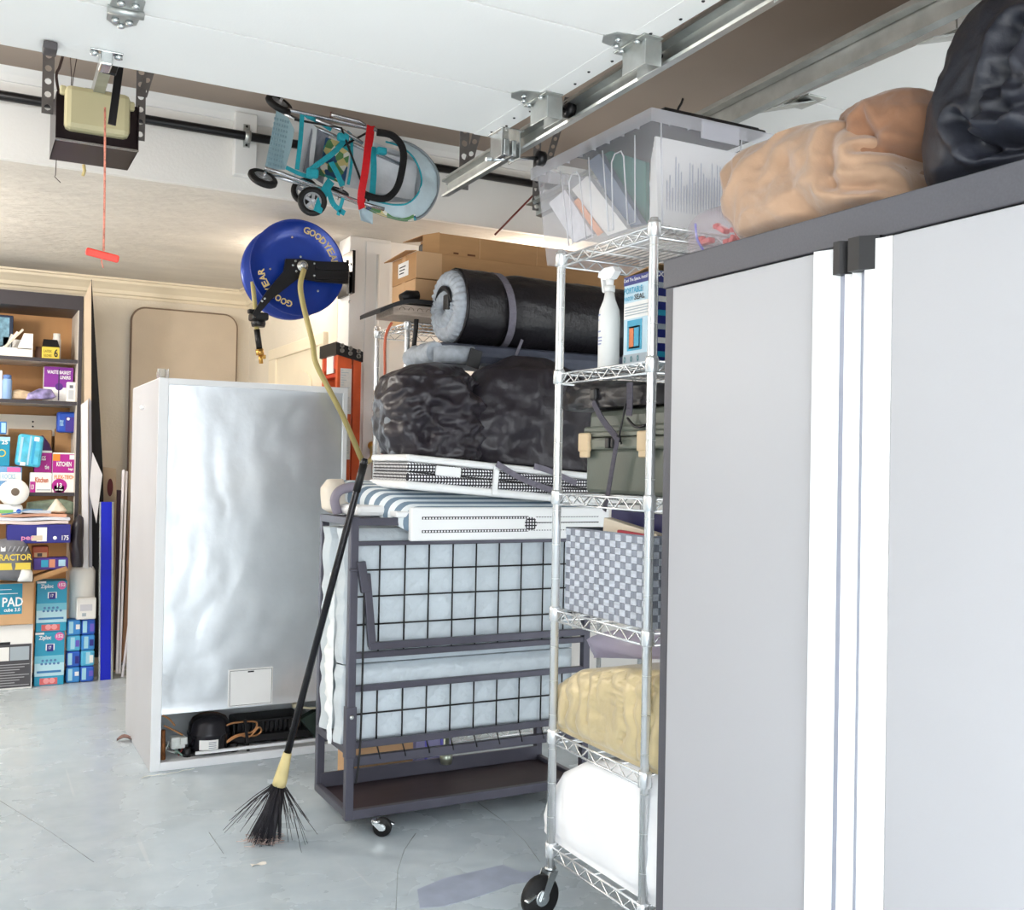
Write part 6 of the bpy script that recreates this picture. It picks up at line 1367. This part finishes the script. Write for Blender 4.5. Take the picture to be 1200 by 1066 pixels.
a = U(118.5, 588, y=6.58); c = U(131, 588, y=6.58); zt_b = a.z; a0 = U(117.5, 797, y=6.58); c0_ = U(129.5, 797, y=6.58)
obj('panel', MB().prism([a, c, V((c0_.x, 6.58, .001)), V((a0.x, 6.58, .001))], (0, .03, 0)), mat('panel_blue', '#1423c8', .35, var=.05), bl_)
obj('edge_strip', MB().prism([a + V((-.009, 0, 0)), a + V((-.001, 0, 0)), V((a0.x - .001, 6.58, .001)), V((a0.x - .010, 6.58, .001))], (0, .03, 0)), ZINC, bl_)
obj('edge_strip', MB().prism([c + V((.001, 0, 0)), c + V((.012, 0, 0)), V((c0_.x + .012, 6.58, .001)), V((c0_.x + .001, 6.58, .001))], (0, .03, 0)), ZINC, bl_)
board('maroon_board', 'dark maroon panel edge between tan panel and white strips', [(137, 574), (143, 574), (142, 785), (134, 785)], 6.74, .015, mat('panel_maroon', '#38222c', .6, var=.1))
board('white_strip', 'taller thin white strip leaning right of the blue panel', [(143, 551), (146, 550), (141.5, 680), (138.5, 789), (135.5, 789), (139.5, 680)], 6.64, .012, mat('strip_white', '#f3eef2', .5, var=.03))
board('white_strip', 'second thin white strip just right of the taller one', [(146.8, 552), (149.8, 552), (146, 660), (141.5, 789), (139.2, 789), (143.5, 660)], 6.66, .012, mat('strip_white', '#f3eef2', .5))
tb2 = board('brown_board', 'brown panel with a white and blue top next to the refrigerator side', [(153, 577), (164, 577), (158, 670), (150, 775), (142, 775), (148, 670)], 6.78, .02, mat('panel_brown', '#b2876c', .6, var=.08))
obj('white_cap', MB().prism(pts([(155, 562), (166, 562), (164, 577), (153.5, 577)], y=6.779), (0, .02, 0)), WHITE, tb2); obj('blue_cap', MB().prism(pts([(155, 555), (167, 555), (166, 562), (155, 562)], y=6.779), (0, .02, 0)), mat('cap_blue', '#3f5f94', .5), tb2)
ws = thing('white_pole', 'slanted white pole with a knob leaning towards the refrigerator', 'pole', U(143.5, 793, z=0.002))
obj('shaft', MB().tube([U(143.5, 793, z=.008), U(157.5, 678, y=6.72)], .008, 8), mat('pole_white', '#f2edf4', .4), ws); obj('knob', MB().lathe([(.006, -.012), (.014, -.006), (.015, .004), (.006, .014)], U(157.8, 674, y=6.72), (0, 0, 1), 12), mat('knob_grey', '#8c8a90', .4), ws)
# rounded table top against the back wall
fx0, fx1, fz = .945, 1.615, 2.31
P = [V((fx0, 7.045, .002))]
for (cx_, a0_, a1_) in ((fx0 + .085, pi, pi / 2), (fx1 - .085, pi / 2, 0)):
    P += [V((cx_ + .085 * cos(a0_ + (a1_ - a0_) * k / 8), 7.045, fz - .085 + .085 * sin(a0_ + (a1_ - a0_) * k / 8))) for k in range(9)]
P.append(V((fx1, 7.045, .002)))
ft = thing('folding_table', 'beige folding table top with rounded corners leaning on the back wall', 'table', ((fx0 + fx1) / 2, 7.07, 0))
obj('tabletop', MB().prism(P, (0, .05, 0)), mat('table_beige', '#cdbda8', .7, var=.05, vs=5, bump=.1, bs=120), ft)
obj('edge_band', MB().tube([p + V((0, .012, 0)) for p in P], .012, 8), mat('table_edge', '#85705f', .5), ft)
